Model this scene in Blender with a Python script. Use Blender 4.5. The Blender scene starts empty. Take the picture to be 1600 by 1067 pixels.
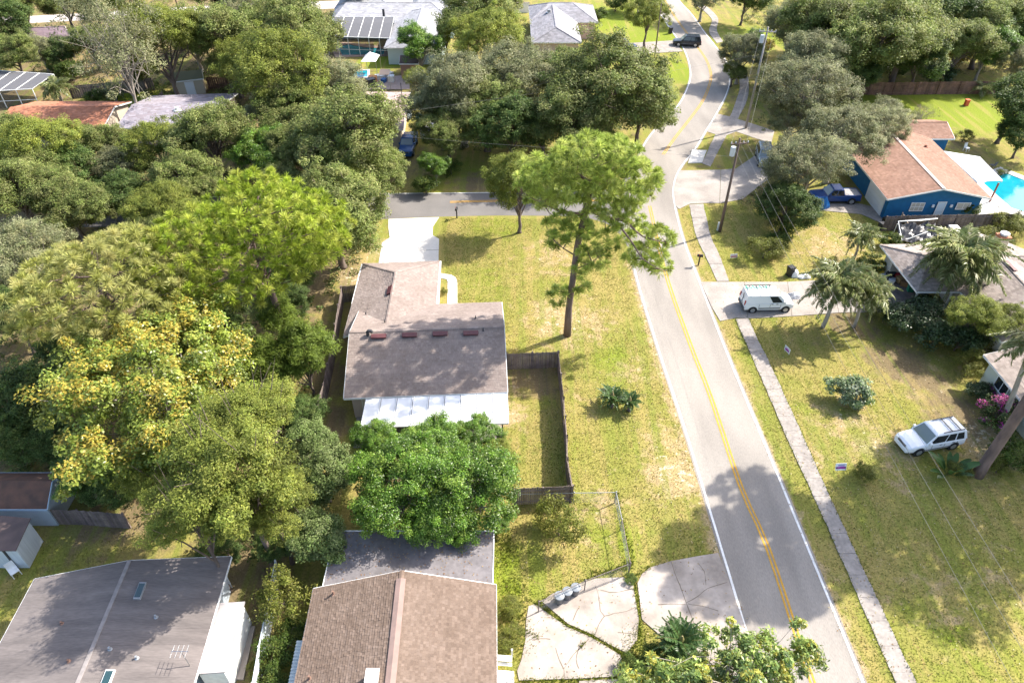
import bpy, bmesh, math, random
import numpy as np
from mathutils import Vector, Matrix
sc = bpy.context.scene
col = sc.collection
R = math.radians

# ------------------------------------------------------------------ camera
CAM_H, FPX, PITCH = 40.0, 1100.0, R(40.2)          # metres above ground, focal length in px of a 1600 px wide frame, tilt below horizon
cd = bpy.data.cameras.new('camera'); cam = bpy.data.objects.new('camera', cd); col.objects.link(cam)
cam.location = (0, 0, CAM_H); cam.rotation_euler = (R(90) - PITCH, 0, 0)
cd.sensor_width = 36; cd.lens = 36 * FPX / 1600; cd.clip_end = 6000; cd.clip_start = .5
sc.camera = cam
# ------------------------------------------------------------------ light
SUN_EL, SUN_AZ = R(42), R(28)                      # azimuth counter-clockwise from +X
S = Vector((math.cos(SUN_EL)*math.cos(SUN_AZ), math.cos(SUN_EL)*math.sin(SUN_AZ), math.sin(SUN_EL)))
w = bpy.data.worlds.new('World'); sc.world = w; w.use_nodes = True
nt = w.node_tree; sky = nt.nodes.new('ShaderNodeTexSky'); sky.sky_type = 'NISHITA'; sky.sun_disc = False
sky.sun_elevation = SUN_EL; sky.sun_rotation = R(90) - SUN_AZ
sky.air_density = 1.0; sky.dust_density = 2.6; sky.ozone_density = .6
bg = nt.nodes['Background']; bg.inputs['Strength'].default_value = .145
nt.links.new(sky.outputs[0], bg.inputs[0])
sd = bpy.data.lights.new('sun', 'SUN'); sd.energy = 3.85; sd.angle = R(.53); sd.color = (1, .945, .85)
so = bpy.data.objects.new('sun', sd); col.objects.link(so); so.location = (60, 30, 90)
so.rotation_euler = S.to_track_quat('Z', 'Y').to_euler()
vs = sc.view_settings; vs.view_transform = 'Standard'; vs.look = 'None'; vs.exposure = 1.57; vs.gamma = 1; vs.use_curve_mapping = False
sc.cycles.max_bounces = 6; sc.cycles.diffuse_bounces = 3; sc.cycles.transmission_bounces = 4; sc.cycles.transparent_max_bounces = 6

# ------------------------------------------------------------------ survey helpers: a pixel of the 1600x1067 photo to a point of the place
sP, cP = math.sin(PITCH), math.cos(PITCH)
def G(px, py, z=0.0):                               # on the horizontal plane z
    u, v = px-800, py-533.5; t = (CAM_H-z)/(FPX*sP+v*cP)
    return Vector((u*t, (FPX*cP-v*sP)*t, z))
def V(px, py, Y):                                   # on the vertical plane y = Y
    u, v = px-800, py-533.5; t = Y/(FPX*cP-v*sP)
    return Vector((u*t, Y, CAM_H-(FPX*sP+v*cP)*t))
def ppm(py, z=0): return (FPX*sP+(py-533.5)*cP)/(CAM_H-z)
def GL(pts, z=0.0): return [G(p[0], p[1], z) for p in pts]

# ------------------------------------------------------------------ materials
MATS = {}
def mat(name, c1, c2=None, rough=.8, scale=2.0, detail=5, bump=0.0, bscale=30, attr=False, trans=0.0, metal=0.0, spec=.3, fine=0.0, fscale=25, alpha=1.0, objvar=0.0, emit=0, stretch=(1,1,1)):
    if name in MATS: return MATS[name]
    m = bpy.data.materials.new(name); m.use_nodes = True; t = m.node_tree; N = t.nodes; Lk = t.links.new
    b = N['Principled BSDF']; b.inputs['Roughness'].default_value = rough; b.inputs['Metallic'].default_value = metal
    b.inputs['Specular IOR Level'].default_value = spec
    out = N['Material Output']
    tc = N.new('ShaderNodeTexCoord'); mp = N.new('ShaderNodeMapping'); mp.inputs['Scale'].default_value = stretch
    Lk(tc.outputs['Object'], mp.inputs['Vector'])
    rgb = N.new('ShaderNodeRGB'); rgb.outputs[0].default_value = (*c1, 1); cur = rgb.outputs[0]
    def noise(s, d=5):
        n = N.new('ShaderNodeTexNoise'); n.inputs['Scale'].default_value = s; n.inputs['Detail'].default_value = d
        Lk(mp.outputs[0], n.inputs['Vector']); return n.outputs['Fac']
    def ramp(f, a, bb, lo=0, hi=1):
        r = N.new('ShaderNodeMapRange'); r.inputs[1].default_value = a; r.inputs[2].default_value = bb; r.inputs[3].default_value = lo; r.inputs[4].default_value = hi
        Lk(f, r.inputs[0]); return r.outputs[0]
    def mix(f, a, bcol, mode='MIX'):
        x = N.new('ShaderNodeMix'); x.data_type = 'RGBA'; x.blend_type = mode
        if isinstance(f, float): x.inputs[0].default_value = f
        else: Lk(f, x.inputs[0])
        Lk(a, x.inputs[6])
        if isinstance(bcol, tuple): x.inputs[7].default_value = (*bcol, 1)
        else: Lk(bcol, x.inputs[7])
        return x.outputs[2]
    def scalecol(cc, f):
        x = N.new('ShaderNodeVectorMath'); x.operation = 'SCALE'; Lk(cc, x.inputs[0]); Lk(f, x.inputs['Scale']); return x.outputs[0]
    if c2: cur = mix(ramp(noise(scale, detail), .35, .65), cur, c2)
    if fine: cur = scalecol(cur, ramp(noise(fscale, 3), .3, .7, 1-fine, 1+fine))
    if attr:
        a = N.new('ShaderNodeAttribute'); a.attribute_name = 'Col'; cur = mix(1.0, cur, a.outputs['Color'], 'MULTIPLY')
    if objvar:
        oi = N.new('ShaderNodeObjectInfo'); cur = scalecol(cur, ramp(oi.outputs['Random'], 0, 1, 1-objvar, 1+objvar))
    Lk(cur, b.inputs['Base Color'])
    if bump:
        bn = N.new('ShaderNodeBump'); bn.inputs['Strength'].default_value = bump; bn.inputs['Distance'].default_value = .05
        Lk(noise(bscale, 4), bn.inputs['Height']); Lk(bn.outputs[0], b.inputs['Normal'])
    if trans:
        tr = N.new('ShaderNodeBsdfTranslucent'); Lk(cur, tr.inputs['Color'])
        ms = N.new('ShaderNodeMixShader'); ms.inputs[0].default_value = trans; Lk(b.outputs[0], ms.inputs[1]); Lk(tr.outputs[0], ms.inputs[2]); Lk(ms.outputs[0], out.inputs[0])
    if alpha < 1:
        b.inputs['Alpha'].default_value = alpha
    MATS[name] = m; return m

WHITE = mat('white_paint', (.78, .78, .76), (.68, .68, .66), .5, 3)
BLACK = mat('black_plastic', (.02, .02, .022), rough=.45)
DARK = mat('dark_metal', (.05, .05, .055), rough=.4)
GLASS = mat('dark_glass', (.02, .025, .03), rough=.06, spec=.9)
CONC = mat('concrete', (.32, .285, .255), (.235, .208, .185), .85, .5, 8, bump=.15, bscale=12, fine=.12, fscale=9)
CONCW = mat('pale_concrete', (.54, .52, .49), (.47, .45, .42), .8, .35, 6, fine=.06, fscale=6)
CONCG = mat('weathered_concrete', (.30, .268, .24), (.225, .20, .18), .9, .9, 8, bump=.15, bscale=9, fine=.16, fscale=5)
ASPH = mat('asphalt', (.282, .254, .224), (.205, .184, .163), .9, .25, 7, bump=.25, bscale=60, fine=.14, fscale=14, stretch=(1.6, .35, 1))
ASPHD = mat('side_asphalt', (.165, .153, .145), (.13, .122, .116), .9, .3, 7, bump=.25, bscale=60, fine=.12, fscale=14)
BARK = mat('bark', (.17, .13, .105), (.09, .07, .06), .95, 2.5, 6, bump=.8, bscale=9, stretch=(1, 1, .3))
PINEBARK = mat('pine_bark', (.21, .145, .125), (.11, .08, .075), .95, 2.2, 6, bump=.9, bscale=7, stretch=(1, 1, .35))
PALEBARK = mat('pale_bark', (.36, .32, .27), (.22, .19, .16), .95, 2.5, 6, bump=.5, bscale=9, stretch=(1, 1, .3))
FENCEW = mat('fence_wood', (.22, .175, .155), (.13, .105, .1), .9, 1.3, 6, attr=True, fine=.2, fscale=8)
FENCEB = mat('fence_wood_brown', (.22, .12, .085), (.14, .08, .06), .9, 1.3, 6, attr=True, fine=.2, fscale=8)
LEAF = mat('leaf', (1, 1, 1), attr=True, trans=.48, rough=.55, spec=.25, objvar=.14)
LEAFG = mat('glossy_leaf', (1, 1, 1), attr=True, trans=.42, rough=.38, spec=.4, objvar=.1)
YEL = mat('yellow_marking', (.50, .27, .025), (.42, .235, .035), .8, 1.5, 6, fine=.2, fscale=9)
WMK = mat('white_marking', (.72, .71, .69), (.56, .55, .53), .8, 1.2, 6, fine=.12, fscale=9)
CHROME = mat('bright_metal', (.6, .6, .6), rough=.3, metal=1)
GALV = mat('galvanised_metal', (.36, .37, .38), (.28, .29, .3), .5, 3, metal=.4)

# ------------------------------------------------------------------ mesh builder and object helpers
def wloc(o):
    p = Vector((0, 0, 0))
    while o is not None: p += Vector(o.location); o = o.parent
    return p
class MB:
    def __init__(s): s.v = []; s.f = []; s.c = []; s.col = None
    def add(s, vs_, fs, c=None):
        n = len(s.v); s.v += [tuple(x) for x in vs_]; s.f += [tuple(i+n for i in f) for f in fs]; s.c += [c]*len(fs)
    def quad(s, a, b, c_, d, c=None): s.add([a, b, c_, d], [(0, 1, 2, 3)], c)
    def hexa(s, bot, top, c=None):
        s.add(list(bot)+list(top), [(3, 2, 1, 0), (4, 5, 6, 7), (0, 1, 5, 4), (1, 2, 6, 5), (2, 3, 7, 6), (3, 0, 4, 7)], c)
    def box(s, x0, y0, z0, x1, y1, z1, c=None):
        s.hexa([(x0, y0, z0), (x1, y0, z0), (x1, y1, z0), (x0, y1, z0)], [(x0, y0, z1), (x1, y0, z1), (x1, y1, z1), (x0, y1, z1)], c)
    def beam(s, p, q, w, h, c=None, up=(0, 0, 1)):
        p, q = Vector(p), Vector(q); d = (q-p).normalized(); up = Vector(up)
        if abs(d.dot(up)) > .98: up = Vector((1, 0, 0))
        sd_ = d.cross(up).normalized()*w/2; u = sd_.cross(d).normalized()*h/2
        s.hexa([p-sd_-u, p+sd_-u, q+sd_-u, q-sd_-u], [p-sd_+u, p+sd_+u, q+sd_+u, q-sd_+u], c)
    def prism(s, poly, z0, z1, c=None):
        P_ = [Vector(p) for p in poly]; n = len(P_)
        if sum(P_[i].x*P_[(i+1) % n].y-P_[(i+1) % n].x*P_[i].y for i in range(n)) < 0: P_.reverse()
        s.add([(p.x, p.y, z0) for p in P_]+[(p.x, p.y, z1) for p in P_],
              [tuple(range(n-1, -1, -1)), tuple(range(n, 2*n))]+[(i, (i+1) % n, n+(i+1) % n, n+i) for i in range(n)], c)
    def slab(s, pts, th, c=None):                  # planar polygon in space, thickened downwards
        P_ = [Vector(p) for p in pts]; n = len(P_); nn = (P_[1]-P_[0]).cross(P_[2]-P_[0]).normalized()
        if nn.z < 0: P_.reverse(); nn = -nn
        s.add([p-nn*th for p in P_]+P_, [tuple(range(n-1, -1, -1)), tuple(range(n, 2*n))]+[(i, (i+1) % n, n+(i+1) % n, n+i) for i in range(n)], c)
    def tube(s, pts, rad, n=7, c=None, cap=True):
        P_ = [Vector(p) for p in pts]; base = len(s.v); m = len(P_)
        if not hasattr(rad, '__len__'): rad = [rad]*m
        prev = None
        for i, p in enumerate(P_):
            d = (P_[min(i+1, m-1)]-P_[max(i-1, 0)]).normalized()
            a = Vector((1, 0, 0)) if prev is None and abs(d.x) < .9 else (prev if prev is not None else Vector((0, 1, 0)))
            a = (a-d*a.dot(d)).normalized(); b = d.cross(a); prev = a
            for k in range(n):
                t = 2*math.pi*k/n; s.v.append(tuple(p+(a*math.cos(t)+b*math.sin(t))*rad[i]))
        for i in range(m-1):
            for k in range(n):
                s.f.append((base+i*n+k, base+i*n+(k+1) % n, base+(i+1)*n+(k+1) % n, base+(i+1)*n+k)); s.c.append(c)
        if cap:
            s.f.append(tuple(base+k for k in range(n-1, -1, -1))); s.c.append(c)
            s.f.append(tuple(base+(m-1)*n+k for k in range(n))); s.c.append(c)
    def lathe(s, prof, n=12, o=(0, 0, 0), c=None):
        base = len(s.v); m = len(prof)
        for r, z in prof:
            for k in range(n):
                t = 2*math.pi*k/n; s.v.append((o[0]+max(r, .001)*math.cos(t), o[1]+max(r, .001)*math.sin(t), o[2]+z))
        for i in range(m-1):
            for k in range(n): s.f.append((base+i*n+k, base+i*n+(k+1) % n, base+(i+1)*n+(k+1) % n, base+(i+1)*n+k)); s.c.append(c)
        s.f.append(tuple(base+k for k in range(n-1, -1, -1))); s.c.append(c)
        s.f.append(tuple(base+(m-1)*n+k for k in range(n))); s.c.append(c)
    def mesh(s, name, m, smooth=False):
        me = bpy.data.meshes.new(name); me.from_pydata(s.v, [], s.f); me.materials.append(m)
        if any(c is not None for c in s.c):
            at = me.color_attributes.new('Col', 'FLOAT_COLOR', 'CORNER')
            cnt = np.array([len(f) for f in s.f]); cc = np.array([(*(c or (1, 1, 1)), 1) for c in s.c], dtype=np.float32)
            at.data.foreach_set('color', np.repeat(cc, cnt, axis=0).ravel())
        if smooth: me.polygons.foreach_set('use_smooth', [True]*len(me.polygons))
        me.update(); return me
    def build(s, name, m, parent=None, label=None, smooth=False, local=False, kind=None):
        return link(name, s.mesh(name, m, smooth), parent, label, local, kind)
def link(name, me, parent=None, label=None, local=False, kind=None):
    o = bpy.data.objects.new(name, me); col.objects.link(o)
    if parent is not None:
        o.parent = parent
        if not local: o.location = -wloc(parent)
    if label: o['label'] = label
    if kind: o['kind'] = kind
    return o
def thing(name, label, cat, loc=(0, 0, 0), rotz=0.0, group=None):
    o = bpy.data.objects.new(name, None); col.objects.link(o); o.empty_display_size = .3
    o.location = loc; o.rotation_euler = (0, 0, rotz); tag(o, label, cat, group); return o
def tag(o, label, cat, group=None):
    o['label'] = label; o['category'] = cat
    if group: o['group'] = group
    return o
def copy_tree(o, parent=None):
    c = o.copy(); col.objects.link(c); c.parent = parent
    for ch in list(o.children): copy_tree(ch, c)
    return c
EXCL = []                                            # ground polygons without grass
def jit(a, rng): return a*(1+rng.uniform(-.1, .1))
def spline(pts, step=1.0):
    P_ = [Vector(p) for p in pts]; out = []
    for i in range(len(P_)-1):
        a, b, c_, d = P_[max(i-1, 0)], P_[i], P_[i+1], P_[min(i+2, len(P_)-1)]
        n = max(1, int((c_-b).length/step))
        for k in range(n):
            t = k/n; out.append(.5*((2*b)+(c_-a)*t+(2*a-5*b+4*c_-d)*t*t+(3*b-a-3*c_+d)*t**3))
    out.append(P_[-1]); return out
def resample(pts, n):
    P_ = np.array([tuple(p) for p in pts]); L = np.r_[0, np.cumsum(np.linalg.norm(np.diff(P_, axis=0), axis=1))]
    t = np.linspace(0, L[-1], n); return [Vector([np.interp(x, L, P_[:, k]) for k in range(3)]) for x in t]
def strip_mb(Lp, Rp, z):
    b = MB()
    for i in range(len(Lp)-1):
        f = lambda p: (p.x, p.y, z)
        b.quad(f(Lp[i]), f(Rp[i]), f(Rp[i+1]), f(Lp[i+1]))
    return b
def ribbon(pts, wd, z, wob=0.0, rng=random.Random(1)):
    b = MB(); pr = None
    for i, p in enumerate(pts):
        d = (pts[min(i+1, len(pts)-1)]-pts[max(i-1, 0)]); d.z = 0; d.normalize(); n = Vector((-d.y, d.x, 0))*wd/2
        l, r = p+n*(1+rng.uniform(-wob, wob)), p-n*(1+rng.uniform(-wob, wob)); l.z = r.z = z
        if pr: b.quad(pr[0], pr[1], r, l)
        pr = (l, r)
    return b
# ------------------------------------------------------------------ the ground: one sheet to the horizon, its soil weights as an attribute
rngs = np.random.default_rng(7)
SPOTS = []                                           # x, y, radius, channel (0 dry, 1 lush, 2 litter), amount
def spot(px, py, r, ch, a): p = G(px, py); SPOTS.append((p.x, p.y, r, ch, a))
for a in [(1500, 170, 12, 1, 1), (1420, 170, 10, 1, 1), (960, 30, 12, 1, 1), (1030, 60, 10, 1, .9), (1050, 110, 8, 1, .9), (1180, 60, 10, 1, .8), (985, 95, 6, 1, .8), (600, 95, 6, 1, .9),
          (205, 155, 8, 1, .8), (1110, 240, 3, 1, .5), (780, 350, 5, 1, .45), (760, 440, 4, 1, .5), (835, 700, 3, 1, .3), (955, 560, 2.5, 1, .6), (960, 850, 4, 1, .5), (800, 900, 4, 1, .6), (1080, 830, 3, 1, .35),
          (1260, 640, 2, 1, .4), (1500, 1000, 7, 1, .45), (1300, 980, 4, 1, .35), (1390, 600, 3, 1, .3), (1170, 560, 2.5, 1, .45), (1000, 700, 4, 1, .15),
          (870, 400, 5, 0, .6), (880, 500, 5, 0, .75), (930, 500, 4, 0, .5), (990, 580, 3, 0, .55), (1060, 740, 3.5, 0, .85), (1050, 690, 3, 0, .6), (900, 640, 3, 0, .35), (1000, 650, 5, 0, .3),
          (1300, 385, 6, 0, .6), (1240, 400, 4, 0, .4), (1330, 660, 4, 0, .6), (1370, 700, 4, 0, .6), (1450, 600, 5, 0, .5), (1160, 620, 2, 0, .6), (1270, 720, 2, 0, .5), (1480, 930, 5, 0, .4), (1550, 690, 4, 0, .9),
          (900, 820, 3, 0, .5), (940, 800, 3, 0, .5), (1090, 400, 3, 0, .5), (1130, 460, 2, 0, .6), (1420, 760, 3, 0, .4), (590, 390, 3, 0, .8), (560, 430, 3, 0, .9), (1350, 900, 5, 0, .3), (1560, 900, 6, 0, .35), (1230, 800, 2, 0, .3),
          (1330, 500, 5, 2, .8), (1400, 565, 4, 2, .9), (1450, 600, 3, 2, .8), (1450, 800, 5, 1, .2), (1540, 830, 5, 1, .2), (1290, 530, 3, 2, .5), (1490, 640, 4, 2, .8), (840, 590, 3.5, 2, .9), (820, 380, 3, 2, .4), (1530, 740, 3, 2, .5), (390, 500, 9, 2, 1), (310, 470, 9, 2, 1),
          (510, 590, 3, 2, 1), (505, 660, 3, 2, 1), (390, 920, 4, 2, 1), (400, 850, 4, 2, 1), (380, 1020, 3, 2, .8), (140, 825, 2.5, 2, .9), (720, 268, 7, 1, .5), (740, 285, 4, 2, .8), (640, 260, 8, 2, .6), (1190, 300, 6, 2, .7), (100, 600, 14, 2, 1), (250, 700, 12, 2, 1),
          (1500, 225, 7, 2, .6), (1100, 55, 4, 2, .8), (1270, 120, 14, 2, .7), (1400, 100, 14, 2, .6), (60, 890, 2, 2, .5), (660, 730, 6, 2, .9), (800, 650, 2, 0, .8), (790, 600, 2, 0, .7)]: spot(*a)
def soil(x, y):
    W_ = np.zeros((len(x), 4), np.float32); W_[:, 3] = 1
    far = np.clip((-x-9)/10, 0, 1)*np.clip((y-36)/8, 0, 1)*.75; W_[:, 2] = far
    W_[:, 2] = np.maximum(W_[:, 2], np.clip((y-62)/15, 0, 1)*.45)
    for sx, sy, r, ch, a in SPOTS:
        g = a*np.exp(-((x-sx)**2+(y-sy)**2)/(r*r)*1.2)
        if ch == 1: W_[:, 2] *= (1-np.clip(g, 0, 1)*.9)
        W_[:, ch] = np.maximum(W_[:, ch], g)
    for poly, rr, am in SHOULD:
        dd = np.full(len(x), 99.)
        m = (x > -5) & (x < 45) & (y < 140); xm, ym = x[m], y[m]; d_ = np.full(len(xm), 99.)
        for q in poly: d_ = np.minimum(d_, np.hypot(xm-q[0], ym-q[1]))
        dd[m] = d_; W_[:, 0] = np.maximum(W_[:, 0], am*np.clip(1-dd/rr, 0, 1))
    return W_
SHOULD = []
for q_, rr_ in (([(1190, 1067), (1166, 986), (1110, 800), (1067, 660), (1025, 534), (989, 410)], 1.5), ([(1345, 1060), (1239, 800), (1198, 701), (1129, 534), (1085, 420)], .9)):
    l_ = spline(GL(q_), .5); SHOULD.append(([(p.x, p.y) for p in l_], rr_, .95))
xs = np.r_[-3000, -900, -400, -220, np.r_[np.arange(-130, -20, 1.25), np.arange(-20, 42, .5), np.arange(42, 131, 1.25)], 220, 400, 900, 3000]
ys = np.r_[-3000, -400, -80, np.r_[np.arange(0, 75, .6), np.arange(75, 200, 1.25)], 260, 400, 900, 3000]
X, Y = np.meshgrid(xs, ys); nx, ny = len(xs), len(ys)
vv = np.c_[X.ravel(), Y.ravel(), np.zeros(nx*ny)]
ii = (np.arange(ny-1)[:, None]*nx+np.arange(nx-1)[None, :]).ravel()
me = bpy.data.meshes.new('ground'); me.from_pydata(vv.tolist(), [], np.c_[ii, ii+1, ii+nx+1, ii+nx].tolist())
at = me.color_attributes.new('Soil', 'FLOAT_COLOR', 'POINT'); at.data.foreach_set('color', soil(vv[:, 0], vv[:, 1]).ravel())
ground = link('ground', me, kind='structure')
def ground_mat():
    m = bpy.data.materials.new('lawn_and_soil'); m.use_nodes = True; t = m.node_tree; N = t.nodes; Lk = t.links.new
    b = N['Principled BSDF']; b.inputs['Roughness'].default_value = .95; b.inputs['Specular IOR Level'].default_value = .1
    tc = N.new('ShaderNodeTexCoord'); at = N.new('ShaderNodeAttribute'); at.attribute_name = 'Soil'
    sp = N.new('ShaderNodeSeparateColor'); Lk(at.outputs['Color'], sp.inputs[0])
    def noise(s, d=6, off=0, rough=.6):
        mp = N.new('ShaderNodeMapping'); mp.inputs['Location'].default_value = (off, off*1.7, 0); Lk(tc.outputs['Object'], mp.inputs[0])
        n = N.new('ShaderNodeTexNoise'); n.inputs['Scale'].default_value = s; n.inputs['Detail'].default_value = d; n.inputs['Roughness'].default_value = rough; Lk(mp.outputs[0], n.inputs['Vector']); return n.outputs['Fac']
    def math_(op, a, b_):
        x = N.new('ShaderNodeMath'); x.operation = op
        for i, q in enumerate((a, b_)):
            if isinstance(q, (int, float)): x.inputs[i].default_value = q
            else: Lk(q, x.inputs[i])
        return x.outputs[0]
    def ramp(f, a, bb, lo=0, hi=1):
        r = N.new('ShaderNodeMapRange'); r.interpolation_type = 'SMOOTHSTEP'
        for i, q in enumerate((a, bb, lo, hi)): r.inputs[i+1].default_value = q
        Lk(f, r.inputs[0]); return r.outputs[0]
    def mix(f, a, c):
        x = N.new('ShaderNodeMix'); x.data_type = 'RGBA'; Lk(f, x.inputs[0])
        for i, q in ((6, a), (7, c)):
            if isinstance(q, tuple): x.inputs[i].default_value = (*q, 1)
            else: Lk(q, x.inputs[i])
        return x.outputs[2]
    cur = mix(ramp(noise(.22, 8), .38, .62), (.205, .198, .045), (.255, .212, .068))
    cur = mix(ramp(noise(.9, 6, 11), .5, .68, 0, .6), cur, (.15, .168, .034))
    cur = mix(ramp(math_('ADD', sp.outputs[1], math_('MULTIPLY', math_('SUBTRACT', noise(.6, 6, 5), .5), 1.2)), .25, .75), cur, (.17, .21, .022))
    cur = mix(ramp(math_('ADD', sp.outputs[0], math_('MULTIPLY', math_('SUBTRACT', noise(.8, 9, 23, .68), .5), 2.3)), .32, .70, 0, .9), cur, (.335, .25, .135))
    cur = mix(ramp(math_('ADD', sp.outputs[2], math_('MULTIPLY', math_('SUBTRACT', noise(.7, 7, 31), .5), 1.4)), .35, .75, 0, .95), cur, mix(noise(3, 4, 9), (.12, .09, .045), (.20, .15, .09)))
    st = N.new('ShaderNodeMapping'); st.inputs['Scale'].default_value = (1.1, .07, 1); st.inputs['Rotation'].default_value = (0, 0, R(-8)); Lk(tc.outputs['Object'], st.inputs[0]); sn = N.new('ShaderNodeTexNoise'); sn.inputs['Scale'].default_value = 1.0; sn.inputs['Detail'].default_value = 3; Lk(st.outputs[0], sn.inputs['Vector'])
    cur = mix(ramp(sn.outputs['Fac'], .52, .62, 0, .5), cur, (.155, .185, .03)); cur = mix(ramp(sn.outputs['Fac'], .36, .46, .45, 0), cur, (.30, .225, .085))
    sand = ramp(math_('ADD', noise(2.0, 9, 43, .75), math_('MULTIPLY', sp.outputs[0], .20)), .685, .75, 0, .9)
    cur = mix(sand, cur, (.50, .43, .31))
    fl = N.new('ShaderNodeVectorMath'); fl.operation = 'SCALE'; Lk(cur, fl.inputs[0]); Lk(ramp(noise(6.5, 8, 2, .72), .3, .7, .74, 1.24), fl.inputs['Scale'])
    Lk(fl.outputs[0], b.inputs['Base Color'])
    bn = N.new('ShaderNodeBump'); bn.inputs['Strength'].default_value = .7; bn.inputs['Distance'].default_value = .08
    Lk(noise(9, 6, 3, .7), bn.inputs['Height']); Lk(bn.outputs[0], b.inputs['Normal'])
    return m
me.materials.append(ground_mat())

# ------------------------------------------------------------------ main road, its markings, side road
RL = spline(GL([(1230, 1200), (1190, 1067), (1166, 986), (1110, 800), (1067, 660), (1025, 534), (989, 410), (981, 330), (1000, 240), (1030, 195), (1060, 165), (1074, 138), (1079, 120), (1077, 100), (1069, 78), (1055, 56), (1040, 35), (1028, 15), (1018, -10), (1010, -40)]), 1.5)
RR = spline(GL([(1400, 1190), (1349, 1067), (1308, 967), (1239, 800), (1198, 701), (1129, 534), (1085, 420), (1068, 375), (1055, 324), (1052, 294), (1061, 266), (1087, 232), (1103, 205), (1120, 177), (1135, 147), (1140, 125), (1135, 97), (1117, 72), (1100, 50), (1080, 22), (1060, 0), (1040, -35)]), 1.5)
n = 120; RLs, RRs = resample(RL, n), resample(RR, n)
# pair the two edges by nearest index so the strip stays even
def widen(a, b, e): return [p+(p-q).normalized()*e for p, q in zip(a, b)], [q+(q-p).normalized()*e for p, q in zip(a, b)]
WL, WR = widen(RLs, RRs, .22)
road = strip_mb(WL, WR, .012).build('main_road', ASPH, kind='structure')
EXCL.append([(p.x, p.y) for p in WL]+[(p.x, p.y) for p in reversed(WR)])
def cut(pts, keep): return [p for p in pts if keep(p)]
ji = [i for i, p in enumerate(RLs)]
Yj0, Yj1 = G(985, 395).y, G(1000, 240).y
ribbon(cut(RLs, lambda p: p.y < Yj0), .15, .024, .1).build('edge_line', WMK, road)
ribbon(cut(RLs, lambda p: p.y > Yj1), .15, .024, .1).build('edge_line', WMK, road)
ribbon(RRs, .15, .024, .1).build('edge_line', WMK, road)
YC = spline(GL([(1320, 1190), (1270, 1067), (1200, 857), (1157, 759), (1110, 619), (1077, 534), (1040, 427), (1015, 322)]), 1.5)
YC2 = spline(GL([(1036, 242), (1056, 214), (1075, 190), (1095, 163), (1105, 143), (1111, 120), (1105, 97), (1092, 77), (1075, 55), (1050, 20), (1036, -5), (1025, -35)]), 1.5)
def off(pts, d):
    o = []
    for i, p in enumerate(pts):
        t = pts[min(i+1, len(pts)-1)]-pts[max(i-1, 0)]; t.normalize(); o.append(p+Vector((-t.y, t.x, 0))*d)
    return o
for yc in (YC, YC2):
    for d in (-.12, .12): ribbon(off(yc, d), .125, .024, .08).build('centre_line', YEL, road)
side_up = spline(GL([(100, 312), (450, 306), (590, 303), (780, 301), (930, 296), (975, 280), (1003, 236)]), 1.5)
side_lo = spline(GL([(100, 356), (450, 349), (590, 343), (680, 339), (800, 337), (920, 341), (965, 362), (988, 402)]), 1.5)
a, b_ = resample(side_up, 60), resample(side_lo, 60)
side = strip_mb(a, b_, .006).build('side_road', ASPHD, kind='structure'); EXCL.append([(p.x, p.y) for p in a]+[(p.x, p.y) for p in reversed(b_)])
ribbon(cut(a, lambda p: p.x < 10), .13, .018, .1).build('edge_line', WMK, side)
sy = spline(GL([(703, 316), (780, 314), (900, 312), (960, 315)]), 1.5)
for d in (-.13, .13): ribbon(off(sy, d), .12, .018, .1).build('centre_line', YEL, side)
# far street behind the houses, top left
a, b_ = resample(spline(GL([(-60, 30), (80, 24), (280, 12), (520, 2), (760, -8)]), 3), 30), resample(spline(GL([(-60, 42), (80, 35), (280, 24), (520, 14), (760, 4)]), 3), 30)
strip_mb(a, b_, .02).build('back_street', mat('pale_asphalt', (.42, .37, .34), (.36, .32, .3), .9, .3), kind='structure')

# ------------------------------------------------------------------ paved pieces
def paving(name, polys, m, z=.05, label=None, gap=.0):
    """a pavement as a structure whose slabs are its parts"""
    base = None; c = sum((Vector((p.x, p.y, 0)) for pl in polys for p in pl), Vector())/sum(len(pl) for pl in polys)
    root = thing(name, label or '', '', c); del root['category']; del root['label']; root['kind'] = 'structure'
    for pl in polys:
        b = MB(); b.prism(pl, -.05, z); o = b.build('slab', m, root); EXCL.append([(p.x, p.y) for p in pl])
    return root
def walk(name, Lpx, Rpx, step, m=CONCG, seed=0):
    Lp, Rp = spline(GL(Lpx), .5), spline(GL(Rpx), .5); ln = sum((Lp[i+1]-Lp[i]).length for i in range(len(Lp)-1)); n = max(1, int(ln/step))*4
    Lp, Rp = resample(Lp, n+1), resample(Rp, n+1); rg = random.Random(seed); polys = []
    for i in range(0, n, 4):
        l = [p.copy() for p in Lp[i:i+5]]; r = [p.copy() for p in Rp[i:i+5]]
        for q, o in ((l, r), (r, l)):
            q[0] = q[0].lerp(q[1], .022); q[-1] = q[-1].lerp(q[-2], .022)
            for k in range(5): q[k] = q[k]+(q[k]-o[k]).normalized()*rg.uniform(-.035, .03)
        polys.append(l+list(reversed(r)))
    root = paving(name, polys, m)
    for o in root.children: o.location.z += rg.uniform(-.012, .012)
    return root
walk('sidewalk', [(1455, 1190), (1400, 1067), (1282.5, 801), (1232, 691), (1200, 616), (1160, 524), (1149, 499)], [(1490, 1190), (1432, 1067), (1308, 801), (1249, 669), (1200, 562), (1185, 534), (1170, 498)], 1.5, seed=3)
walk('sidewalk', [(1120, 440), (1103, 402), (1087, 367), (1077, 320)], [(1139, 440), (1125, 402), (1110, 367), (1099, 319)], 1.5, seed=4)
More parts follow.
